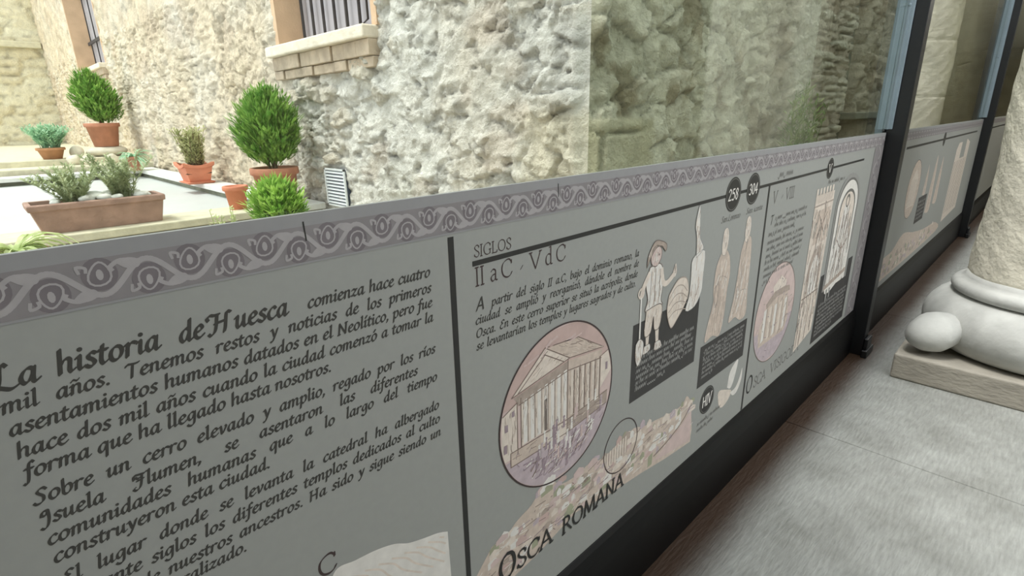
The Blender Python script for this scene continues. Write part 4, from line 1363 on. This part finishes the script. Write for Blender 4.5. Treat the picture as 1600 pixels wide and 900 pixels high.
# temple body: front and side, columns, entablature, pediment, podium
TL, TR, CO = .757, 1.058, .922        # left corner, far right corner, near corner
p.poly([(.757, .900), (CO, .925), (CO, .775), (.757, .775)], I_cream)
p.poly([(CO, .925), (1.052, .905), (1.052, .775), (CO, .775)], I_tan)
p.lay()
p.poly([(.735, .907), (CO, .934), (CO, .908), (.750, .884)], I_tan2)
p.poly([(CO, .934), (1.062, .920), (1.058, .896), (CO, .908)], I_tan)
p.poly([(.728, .910), (.838, .995), (CO + .006, .940)], I_cream)
p.poly([(.838, .995), (.960, .985), (1.066, .925), (CO + .006, .940)], I_tan)
p.poly(clip([(.722, .772), (CO, .772), (CO, .735), (.722, .735)]), I_tan)
p.poly(clip([(CO, .772), (1.09, .790), (1.09, .752), (CO, .735)]), I_tan2)
p.poly([(.84, .772), (.918, .772), (.918, .722), (.84, .722)], I_cream)
p.lay()
for k in range(7):
    x = .765 + .0235 * k
    p.poly([(x, .890 + .0035 * k), (x + .012, .892 + .0035 * k), (x + .012, .778), (x, .778)], I_white)
    p.line([(x + .0145, .888 + .0035 * k), (x + .0145, .778)], .005, I_tan2)
for k in range(6):
    x = CO + .012 + .0215 * k
    p.poly([(x, .905 - .002 * k), (x + .010, .904 - .002 * k), (x + .010, .780), (x, .780)], I_cream)
    p.line([(x + .013, .900), (x + .013, .780)], .0045, I_sketch)
p.lay()
for (pl, nn, sd, an) in (([(.728, .910), (.838, .995), (.928, .940)], 30, 1, .5), ([(.838, .995), (.960, .985), (1.066, .925), (.928, .940)], 34, 2, -.4), ([(.757, .9), (.922, .925), (.922, .775), (.757, .775)], 50, 3, 1.55), ([(.922, .925), (1.052, .905), (1.052, .775), (.922, .775)], 60, 4, 1.55), ([(.722, .772), (1.09, .772), (1.09, .735), (.722, .735)], 40, 5, .05), ([(.70, .875), (.745, .893), (.745, .76), (.70, .76)], 16, 6, 1.5)):
    p.hatch(pl, nn, (I_tan2, I_tan2, I_sketch, I_cream, I_tan), .024, .0013, sd, an, .25)
p.hatch([(.73, .95), (.80, 1.0), (.90, 1.02), (1.0, .99), (1.06, .94), (.9, .99)], 30, (I_pink, I_rose, I_lilac), .05, .005, 9, .5, .4)
p.hatch([(.74, .72), (1.05, .74), (1.0, .66), (.90, .635), (.80, .66)], 90, (I_mauve, I_pink, I_white, I_sketch), .03, .003, 10, .6, .7)
p.poly([(.836, .862), (.846, .864), (.846, .778), (.836, .778)], I_sepia)
for ln in ([(.728, .910), (.838, .995), (CO + .006, .940), (.728, .910)], [(.838, .995), (.96, .985), (1.066, .925), (CO + .006, .94)], [(.748, .914), (.838, .978), (.905, .938)], [(CO, .94), (CO, .735)], [(.75, .884), (CO, .908), (1.058, .896)],
           [(.757, .9), (.757, .772)], [(1.052, .9), (1.052, .785)], [(.722, .772), (CO, .772), (1.09, .79)], [(.722, .772), (.722, .735), (CO, .735), (1.088, .752)], [(.70, .875), (.745, .893), (.745, .76)], [(1.05, .9), (1.10, .915)]):
    p.line(clip(ln), .0026, I_sketch)
for (x, z, w_, h_) in ((.710, .842, .010, .018), (.732, .87, .008, .014), (1.083, .865, .009, .022), (.706, .79, .010, .022)):
    p.poly(clip([(x - w_ / 2, z - h_ / 2), (x + w_ / 2, z - h_ / 2), (x + w_ / 2, z + h_ / 2), (x - w_ / 2, z + h_ / 2)]), I_mauve)
r = random.Random(4)
for _ in range(46):         # the crowd on the square
    x = r.uniform(.80, 1.06); z = r.uniform(.66, .745) + (x - .8) * .16
    if math.hypot(x - c[0], z - c[1]) > R * .88: continue
    m_ = r.choice((I_mauve, I_mauve, I_white, I_lilac, I_pink))
    p.poly([(x, z), (x + .009, z + .001), (x + .008, z + .026), (x + .002, z + .027)], m_)
    p.disc((x + .005, z + .031), .0042, m_, 10)
for _ in range(60):
    x = r.uniform(.72, 1.08); z = r.uniform(.64, .76)
    if math.hypot(x - c[0], z - c[1]) > R * .93: continue
    p.line([(x, z), (x + r.uniform(-.012, .02), z + r.uniform(.0, .02))], .0018, I_mauve)
p.poly([(.918, .735), (.926, .737), (.928, .64), (.919, .636)], I_mauve)
p.lay().ringline(c, R, .0042, I_head, 96)
p.build('temple_picture', panel)

# --- strip view of the old town and its ring
p = Print()
r = random.Random(11)
top = [(.60, .50), (.645, .545), (.66, .556), (.70, .552), (.735, .575), (.79, .592), (.82, .618), (.86, .626), (.90, .590), (.965, .582), (1.02, .590), (1.06, .578), (1.11, .576), (1.15, .585), (1.20, .588), (1.24, .600), (1.30, .580), (1.36, .572), (1.43, .560), (1.50, .552), (1.545, .556), (1.568, .575), (1.60, .545)]
bot = [(1.63, .42), (1.625, .366), (1.45, .385), (1.295, .409), (1.12, .43), (.967, .461), (.80, .425), (.66, .41), (.58, .40)]
p.poly(smooth(top, 3) + bot, I_tan)
p.lay()
for _ in range(210):
    x = r.uniform(.62, 1.60); t_ = r.random()
    zt = np.interp(x, [q[0] for q in top], [q[1] for q in top]); zb = np.interp(x, [.58, .8, .967, 1.295, 1.62], [.41, .43, .462, .412, .37])
    z = zb + (zt - zb) * t_
    w_ = r.uniform(.014, .045); h_ = r.uniform(.010, .022)
    if z + h_ > zt: z = zt - h_ * r.uniform(.2, 1)
    m_ = r.choice((I_cream, I_pink, I_lilac, I_rose, I_tan2, I_white, I_cream, I_white, I_pink, I_green))
    p.poly([(x, z), (x + w_, z + .002), (x + w_, z + h_), (x + w_ * .5, z + h_ * 1.5), (x, z + h_ * .95)], m_)
p.lay()
for _ in range(170):
    x = r.uniform(.62, 1.60)
    zt = np.interp(x, [q[0] for q in top], [q[1] for q in top]); zb = np.interp(x, [.58, .8, .967, 1.295, 1.62], [.41, .43, .462, .412, .37])
    z = zb + (zt - zb) * r.random() * .92
    p.line([(x, z), (x + r.uniform(-.01, .05), z + r.uniform(-.006, .012))], .0022, r.choice((I_sketch, I_mauve, I_white)))
p.poly([(1.335, .41), (1.36, .41), (1.362, .455), (1.335, .45)], I_green)
p.poly([(1.36, .415), (1.62, .375), (1.615, .50), (1.50, .455)], I_pink)
p.line(smooth([(1.37, .435), (1.47, .455), (1.56, .49), (1.61, .53)], 6), .005, I_sketch)
p.lay()
for k in range(9):
    x = 1.09 + .013 * k
    p.poly([(x, .535), (x + .007, .537), (x + .007, .578 + .002 * k), (x, .576 + .002 * k)], I_cream)
    p.line([(x + .0095, .535), (x + .0095, .575)], .003, I_tan2)
p.lay().ringline((1.174, .571), .085, .0036, I_head, 64)
p.build('old_town_drawing', panel)
p = Print(-.0022)
kw = dict(font=RM, nib=.95, thin=.42, slant=.02)
p.word('O', .672, .432, .072 / 7.5, I_rule, sx=.78, **kw)
p.justified('SCA', .733, .868, .432, .0335, I_rule, space=1, **kw)
p.build('title_word', panel)
p = Print(-.0022)
p.justified('ROMANA', .905, 1.196, .4235, .0335, I_rule, space=1, **kw)
p.build('title_word', panel)

# --- caption boxes
def caption(name, x0, x1, z0, z1, lines, z_first, xh, seed, notch=0, rows_last=.8):
    q = Print()
    if notch:
        q.poly([(x0, z0), (x1, z0), (x1, z1), (x1 - .02, z1 - .03), (x1 - .09, z1 - .055), (x0 + notch, z1), (x0, z1)], I_box)
    else:
        q.poly([(x0, z0), (x1, z0), (x1, z1), (x0, z1)], I_box)
    q.lay()
    st = (z_first - (z0 + .03)) / max(1, lines - 1)
    for k in range(lines):
        q.scribble(x0 + (x1 - x0) * .07, x1 - (x1 - x0) * .06, z_first - k * st, xh, I_cap, seed + k, last=1.0 if k < lines - 1 else rows_last)
    q.build(name, panel)
caption('caption_box', 1.2055, 1.596, .696, .941, 6, .822, .0105, 100, rows_last=.5)
caption('caption_box', 1.639, 2.024, .573, .733, 7, .705, .0088, 120, rows_last=.25)
caption('caption_box', 2.93, 3.50, .325, .70, 8, .52, .012, 140, rows_last=.6)

# --- the explorer with a hat and a spade, a carved lump and a raised stone arm
p = Print(-.0012)
out = I_sepia
def blob(pts, m, edge=None, n=5, w=.003):
    q = smooth(pts + [pts[0]], n)
    p.poly(q[:-1], m)
    sz = max(max(a_[0] for a_ in q) - min(a_[0] for a_ in q), max(a_[1] for a_ in q) - min(a_[1] for a_ in q))
    p.lay(); p.hatch(q[:-1], int(12 + sz * 120), (I_tan2, I_white, I_cream, I_tan), .012 + sz * .12, .0022 + sz * .006, len(pts) * 7 + int(sz * 999)); p.lay(-1)
    if edge:
        p.lay(); p.line(q, w, edge); p.lay(-1)
blob([(1.275, 1.095), (1.33, 1.095), (1.352, 1.05), (1.345, .985), (1.352, .965), (1.265, .965), (1.272, 1.0), (1.258, 1.05)], I_white, out)      # shirt
p.lay()
p.line(smooth([(1.338, 1.075), (1.352, 1.035), (1.375, 1.028), (1.412, 1.046)], 5), .017, I_cream)
blob([(1.405, 1.055), (1.418, 1.078), (1.426, 1.05), (1.416, 1.036)], I_cream)
p.line(smooth([(1.272, 1.075), (1.248, 1.045), (1.238, 1.02)], 5), .018, I_cream)
blob([(1.268, .968), (1.35, .968), (1.347, .90), (1.318, .897), (1.309, .94), (1.297, .893), (1.265, .893)], I_cream, out)                              # shorts
p.poly([(1.272, .896), (1.292, .895), (1.289, .853), (1.276, .853)], I_cream); p.poly([(1.323, .898), (1.343, .899), (1.346, .845), (1.332, .845)], I_cream)
p.lay()
blob([(1.268, .858), (1.296, .858), (1.298, .838), (1.262, .834)], I_white, out, w=.002); blob([(1.326, .852), (1.354, .852), (1.364, .828), (1.326, .828)], I_white, out, w=.002)
blob([(1.275, 1.135), (1.30, 1.152), (1.328, 1.140), (1.330, 1.112), (1.306, 1.092), (1.280, 1.104)], I_pink, out)                                      # face
p.lay()
blob([(1.258, 1.098), (1.262, 1.130), (1.292, 1.165), (1.330, 1.160), (1.356, 1.146), (1.352, 1.128), (1.330, 1.146), (1.300, 1.146), (1.276, 1.125)], I_tan2, out)   # hat
p.disc((1.298, 1.125), .0035, out, 10); p.disc((1.318, 1.124), .0035, out, 10)
p.line([(1.300, 1.106), (1.314, 1.107)], .0025, out)
p.line([(1.306, 1.085), (1.307, .975)], .0022, I_sketch); p.line([(1.285, 1.08), (1.282, .975)], .0018, I_sketch); p.line([(1.33, 1.08), (1.332, .975)], .0018, I_sketch)
p.ringline((1.236, 1.028), .0135, .006, I_cream, 20)
p.line([(1.237, 1.014), (1.240, .885)], .0075, I_white)
blob([(1.222, .878), (1.240, .890), (1.262, .872), (1.258, .832), (1.238, .806), (1.222, .838)], I_white, out, w=.002)
p.build('explorer_drawing', panel)
p = Print(-.0016)
blob([(1.392, .985), (1.44, 1.022), (1.492, 1.015), (1.512, .965), (1.49, .925), (1.455, .895), (1.42, .872), (1.398, .90), (1.385, .94)], I_cream, I_tan2)
p.lay()
for k in range(4):
    p.line(smooth([(1.395, .972 - .022 * k), (1.43, 1.0 - .026 * k), (1.47, .998 - .026 * k), (1.503, .972 - .02 * k)], 5), .003, I_tan2)
p.lay(-1)
blob([(1.517, 1.060), (1.536, 1.078), (1.600, 1.083), (1.603, .99), (1.600, .945), (1.562, .905), (1.502, .905), (1.520, .96)], I_white, I_cap, 3, .002)
blob([(1.545, 1.07), (1.535, 1.14), (1.522, 1.172), (1.530, 1.215), (1.540, 1.235), (1.547, 1.205), (1.553, 1.165), (1.560, 1.13), (1.585, 1.10), (1.58, 1.085)], I_white, I_cap, 4, .002)
p.build('stone_arm_drawing', panel)

# --- two robed statues and their names
p = Print()
def statue(hx, hz, pts, edge, folds):
    blob(pts, I_tan, edge, 4, .0026)
    p.lay(); blob([(hx - .022, hz - .02), (hx - .016, hz + .035), (hx + .012, hz + .04), (hx + .026, hz), (hx + .014, hz - .048), (hx - .012, hz - .048)], I_cream, edge, 4, .002)
    for f_ in folds: p.line(smooth(f_, 5), .0032, I_tan2)
    p.lay(-1)
statue(1.748, 1.09, [(1.735, 1.055), (1.700, 1.01), (1.692, .93), (1.700, .88), (1.672, .80), (1.664, .742), (1.72, .750), (1.775, .735), (1.80, .79), (1.805, .90), (1.815, .96), (1.800, 1.02), (1.768, 1.055)], I_cap,
       [[(1.72, 1.0), (1.716, .9), (1.70, .77)], [(1.75, .93), (1.745, .85), (1.735, .76)], [(1.78, .96), (1.782, .86), (1.77, .75)], [(1.70, .93), (1.74, .965), (1.79, .95)]])
p.lay(); p.disc((1.722, .905), .02, I_tan2, 24, .05); p.disc((1.722, .905), .011, I_tan, 24, .034); p.lay(-1)
statue(1.928, 1.105, [(1.915, 1.075), (1.890, 1.02), (1.882, .94), (1.868, .85), (1.845, .765), (1.90, .77), (1.95, .745), (2.0, .76), (1.992, .86), (1.988, .96), (1.975, 1.05), (1.948, 1.075)], I_cap,
       [[(1.905, 1.03), (1.902, .92), (1.875, .79)], [(1.935, 1.04), (1.925, .9), (1.91, .78)], [(1.96, 1.03), (1.958, .9), (1.95, .76)], [(1.885, .84), (1.93, .87), (1.985, .86)]])
p.lay(2)
p.justified('San Lorenzo', 1.70, 1.845, 1.1555, .0128, I_soft, space=2, nib=1, thin=.4)
p.justified('San Vicente', 1.895, 2.04, 1.1585, .0128, I_soft, space=2, nib=1, thin=.4)
p.build('statues_drawing', panel)

# --- the discs
def disc(c_, r_, txt, h_, name='date_disc'):
    q = Print(-.0010)
    q.disc(c_, r_, I_rule, 48); q.lay()
    q.ringline(c_, r_ * .9, r_ * .045, I_soft, 48)
    q.lay()
    u_ = h_ / 7.5
    wd = q.measure(txt, RM) * u_
    sx_ = min(1.2, r_ * 1.35 / wd)
    q.word(txt, c_[0] - wd * sx_ / 2, c_[1] - h_ / 2, u_, I_white, font=RM, nib=1.05, thin=.5, slant=0, sx=sx_)
    q.build(name, panel)
disc((1.772, 1.2415), .057, '258', .036); disc((1.933, 1.2435), .055, '304', .036); disc((2.795, 1.2475), .047, 'V', .036); disc((1.732, .494), .055, 'HIV', .042)
p = Print()
p.scribble(1.67, 1.87, .408, .011, I_soft, 201); p.scribble(1.67, 1.86, .381, .011, I_soft, 202, last=.7)
p.build('disc_caption', panel)
p = Print()
p.poly(smooth([(1.905, .475), (1.915, .535), (1.955, .565), (1.985, .568), (1.975, .52), (1.955, .475), (1.935, .460), (1.905, .475)], 4)[:-1], I_white)
p.poly(smooth([(1.825, .475), (1.84, .488), (1.90, .468), (1.95, .445), (1.93, .415), (1.88, .40), (1.845, .42), (1.825, .475)], 4)[:-1], I_cream)
p.poly(smooth([(1.94, .44), (1.99, .445), (2.02, .48), (2.035, .515), (2.04, .465), (2.01, .42), (1.97, .415), (1.94, .44)], 4)[:-1], I_white)
p.build('dove_drawing', panel)

# --- third section
p = Print()
p.scribble(2.155, 2.31, 1.263, .016, I_soft, 301)
p.build('heading_word', panel)
for (w_, x_) in (('V', 2.135), ('-', 2.215), ('VIII', 2.265)):
    p = Print(); p.word(w_, x_, 1.166, .045 / 7.5, I_soft, font=RM, nib=.9, thin=.45, slant=0); p.build('heading_word', panel)
p = Print()
p.word('T', 2.135, 1.083, .036 / 7.5, I_text, nib=1.0, thin=.4)
zs = [1.096, 1.068, 1.038, 1.005, .978, .950, .923, .896, .868, .842]
for k, z in enumerate(zs):
    p.scribble(2.185 if k < 2 else 2.135, 2.545, z, .0125, I_soft if k else I_soft, 310 + k, last={2: .7, 8: .8, 9: .2}.get(k, 1.0))
p.build('visigothic_text', panel)
c, R = (2.332, .672), .222
p = Print()
p.disc(c, R, I_pink, 80)
p.lay(); p.poly(seg_circle(c[1] - .05, c[1] - R * .96), I_lilac)
p.poly(clip([(2.16, .62), (2.22, .72), (2.24, .74), (2.46, .74), (2.50, .60), (2.47, .55), (2.18, .55)]), I_tan)
p.lay()
p.poly([(2.21, .738), (2.33, .79), (2.47, .765), (2.48, .74), (2.33, .745), (2.22, .715)], I_tan2)
p.poly([(2.27, .80), (2.35, .835), (2.42, .80), (2.42, .775), (2.28, .775)], I_cream)
for k in range(5):
    x = 2.20 + .058 * k
    p.poly([(x, .71), (x + .026, .715), (x + .026, .575), (x, .565)], I_cream if k % 2 else I_white)
    p.line([(x + .034, .71), (x + .034, .57)], .009, I_tan2)
p.lay()
r = random.Random(21)
for _ in range(60):
    a = r.uniform(0, 6.28); q = R * .9 * r.random() ** .5; x = c[0] + q * math.cos(a); z = c[1] + q * math.sin(a) - .04
    if math.hypot(x - c[0], z - c[1]) > R * .92: continue
    p.line([(x, z), (x + r.uniform(-.015, .03), z + r.uniform(-.01, .03))], .004, r.choice((I_sketch, I_mauve, I_cream, I_tan2)))
p.lay().ringline(c, R, .004, I_sepia, 80)
p.build('church_picture', panel)
p = Print()
kw = dict(font=RM, nib=.85, thin=.4, slant=.0)
p.word('O', 2.105, .360, .078 / 7.5, I_rule, sx=.8, **kw)
p.justified('SCA', 2.185, 2.32, .362, .033, I_soft, space=1, **kw)
p.build('title_word', panel)
p = Print()
p.justified('VISIGODA', 2.37, 2.74, .362, .033, I_soft, space=1, **kw)
p.build('title_word', panel)
# tower with battlements and an arched niche below
p = Print(-.0012)
tw = [(2.66, .37)] + [(2.655, 1.10)]
for k in range(6):
    x = 2.655 + .045 * k
    tw += [(x, 1.165), (x + .024, 1.167), (x + .024, 1.135), (x + .045, 1.137)]
tw += [(2.925, 1.10), (2.90, .42)]
p.poly(tw, I_cream)
p.lay()
p.poly([(2.70, 1.06), (2.90, 1.065), (2.89, .90), (2.70, .90)], I_tan)
p.line([(2.655, 1.085), (2.925, 1.09)], .008, I_tan2)
p.poly(smooth([(2.70, .66), (2.70, .80), (2.75, .87), (2.80, .885), (2.85, .86), (2.885, .79), (2.88, .66)], 5), I_tan2)
p.lay()
p.poly(smooth([(2.735, .64), (2.735, .78), (2.79, .84), (2.85, .78), (2.845, .64)], 5), I_white)
for (a_, b_) in (((2.68, .62), (2.68, .39)), ((2.72, .62), (2.72, .39)), ((2.80, .64), (2.79, .40)), ((2.85, .62), (2.86, .43)), ((2.76, .78), (2.765, .66)), ((2.82, .79), (2.815, .66)), ((2.74, 1.04), (2.86, .93)), ((2.86, 1.04), (2.74, .93)), ((2.67, .64), (2.89, .645))):
    p.line([a_, b_], .007, I_sketch)
p.hatch([(2.66, .38), (2.655, 1.10), (2.925, 1.10), (2.90, .42)], 130, (I_tan2, I_sketch, I_white, I_soft, I_tan), .07, .006, 77, 1.5, .3)
for k in range(14):
    p.line([(2.67 + .017 * k, 1.14), (2.668 + .017 * k, 1.10)], .004, I_tan2)
p.build('tower_drawing', panel)
# carved doorway with a standing figure
p = Print(-.0016)
def arch(x0_, x1_, z0_, zs_, zt_, m_):
    xm = (x0_ + x1_) / 2; h = (x1_ - x0_) / 2
    p.poly([(x0_, z0_), (x1_, z0_)] + [(xm + h * math.cos(PI * i / 16), zs_ + (zt_ - zs_) * math.sin(PI * i / 16)) for i in range(17)], m_)
arch(2.985, 3.405, .60, 1.02, 1.195, I_cap); p.lay()
arch(3.005, 3.385, .60, 1.02, 1.172, I_soft); p.lay()
arch(3.02, 3.37, .60, 1.02, 1.16, I_white); p.lay()
arch(3.06, 3.33, .60, 1.01, 1.115, I_soft); p.lay()
arch(3.075, 3.315, .60, 1.005, 1.10, I_cream); p.lay()
p.poly(smooth([(3.15, 1.05), (3.10, .90), (3.04, .75), (3.02, .60), (3.10, .575), (3.22, .60), (3.33, .62), (3.32, .80), (3.26, .95), (3.20, 1.05), (3.15, 1.05)], 4)[:-1], I_white); p.lay()
p.disc((3.185, 1.055), .035, I_soft, 24); p.lay(); p.disc((3.185, 1.052), .023, I_cream, 24)
for ln in ([(3.16, .98), (3.12, .80), (3.08, .62)], [(3.20, .98), (3.20, .80), (3.17, .62)], [(3.24, .96), (3.26, .80), (3.25, .63)], [(3.10, .86), (3.20, .80), (3.29, .84)]):
    p.line(smooth(ln, 5), .008, I_sketch)
p.hatch([(3.02, .62), (3.06, 1.0), (3.18, 1.08), (3.33, 1.0), (3.34, .64)], 90, (I_tan2, I_sketch, I_white, I_soft), .08, .006, 78, 1.5, .25)
p.poly([(3.00, .605), (3.36, .64), (3.36, .665), (3.00, .63)], I_tan2)
p.poly([(3.05, .60), (3.075, .60), (3.08, .535), (3.06, .53)], I_cap); p.poly([(3.10, .60), (3.125, .60), (3.13, .545), (3.11, .54)], I_cap)
p.build('doorway_drawing', panel)
p = Print()
p.scribble(2.80, 3.06, 1.175, .013, I_soft, 350)
p.build('doorway_name', panel)

# ================================================================== second and third panels farther along
panel2 = thing('history_panel', 'second grey printed panel beyond the first steel post, smaller in view', 'information panel', (0, 0, 0))
MB().box(3.872, .0, Z0, 8.385, .009, Z1).build('board', I_board, panel2)
p = Print()
p.poly([(3.872, 1.3555), (8.385, 1.3555), (8.385, Z1), (3.872, Z1)], I_band_edge)
band(p, 3.872, 8.385, 1.304, 1.356, I_vine, I_band, I_band_dark, .0925, .031)
p.build('scroll_border', panel2)
p = Print(); p.line([(4.41, 1.2525), (8.03, 1.2525)], .016, I_rule); p.lay(); p.disc((5.88, 1.256), .06, I_rule, 32); p.build('rules', panel2)
p = Print()
c, R = (4.93, .93), .215
p.disc(c, R, I_tan, 48); p.lay()
p.poly(clip([(4.80, .80), (5.06, .80), (5.06, 1.0), (4.93, 1.08), (4.80, 1.0)]), I_cream); p.lay()
for k in range(6): p.line([(4.82 + .045 * k, 1.0), (4.82 + .045 * k, .81)], .008, I_tan2)
p.lay().ringline(c, R, .005, I_sepia, 48)
p.build('round_picture', panel2)
p = Print(); p.poly([(5.25, .62), (5.60, .62), (5.60, .83), (5.25, .83)], I_box); p.lay()
for k in range(5): p.scribble(5.28, 5.57, .78 - .033 * k, .013, I_cap, 400 + k)
p.build('caption_box', panel2)
p = Print()
for (x, zt_, zb_, wd) in ((5.42, 1.08, .84, .06), (5.75, 1.13, .66, .10), (6.05, 1.10, .70, .09)):
    p.poly(smooth([(x - wd, zb_), (x - wd * .7, (zt_ + zb_) / 2), (x - wd * .3, zt_ - .06), (x, zt_), (x + wd * .35, zt_ - .06), (x + wd * .8, (zt_ + zb_) / 2), (x + wd, zb_), (x - wd, zb_)], 4)[:-1], I_tan)
    p.lay(); p.line(smooth([(x, zt_ - .08), (x - wd * .2, (zt_ + zb_) / 2), (x + .01, zb_ + .02)], 4), .012, I_tan2); p.lay(-1)
p.build('statues_drawing', panel2)
p = Print()
p.poly([(6.75, .42), (6.75, 1.12), (6.85, 1.18), (7.05, 1.18), (7.05, 1.02), (7.35, 1.02), (7.35, 1.20), (7.6, 1.16), (7.62, .46)], I_cream); p.lay()
for k in range(12): p.line([(6.80 + .067 * k, 1.0), (6.80 + .067 * k, .5)], .016, I_tan2 if k % 3 else I_sketch)
p.build('tower_drawing', panel2)
p = Print()
r = random.Random(31)
p.poly(smooth([(4.15, .34), (4.3, .50), (4.6, .52), (4.9, .60), (5.3, .55), (5.8, .50), (6.4, .47), (6.5, .36), (4.15, .34)], 4)[:-1], I_tan); p.lay()
for _ in range(90):
    x = r.uniform(4.3, 6.3); z = r.uniform(.36, .47); p.poly([(x, z), (x + .06, z), (x + .06, z + .02), (x + .03, z + .035), (x, z + .02)], r.choice((I_cream, I_lilac, I_pink, I_tan2, I_green)))
p.build('old_town_drawing', panel2)

panel3 = thing('history_panel', 'third grey printed panel farthest along the glass wall, beyond the far post', 'information panel', (0, 0, 0))
MB().box(8.495, .0, Z0, 12.9, .009, Z1).build('board', I_board, panel3)
p = Print(); p.poly([(8.495, 1.304), (12.9, 1.304), (12.9, 1.356), (8.495, 1.356)], I_band); p.build('scroll_border', panel3)
p = Print(); p.line([(8.9, 1.25), (12.4, 1.25)], .016, I_rule); p.build('rules', panel3)
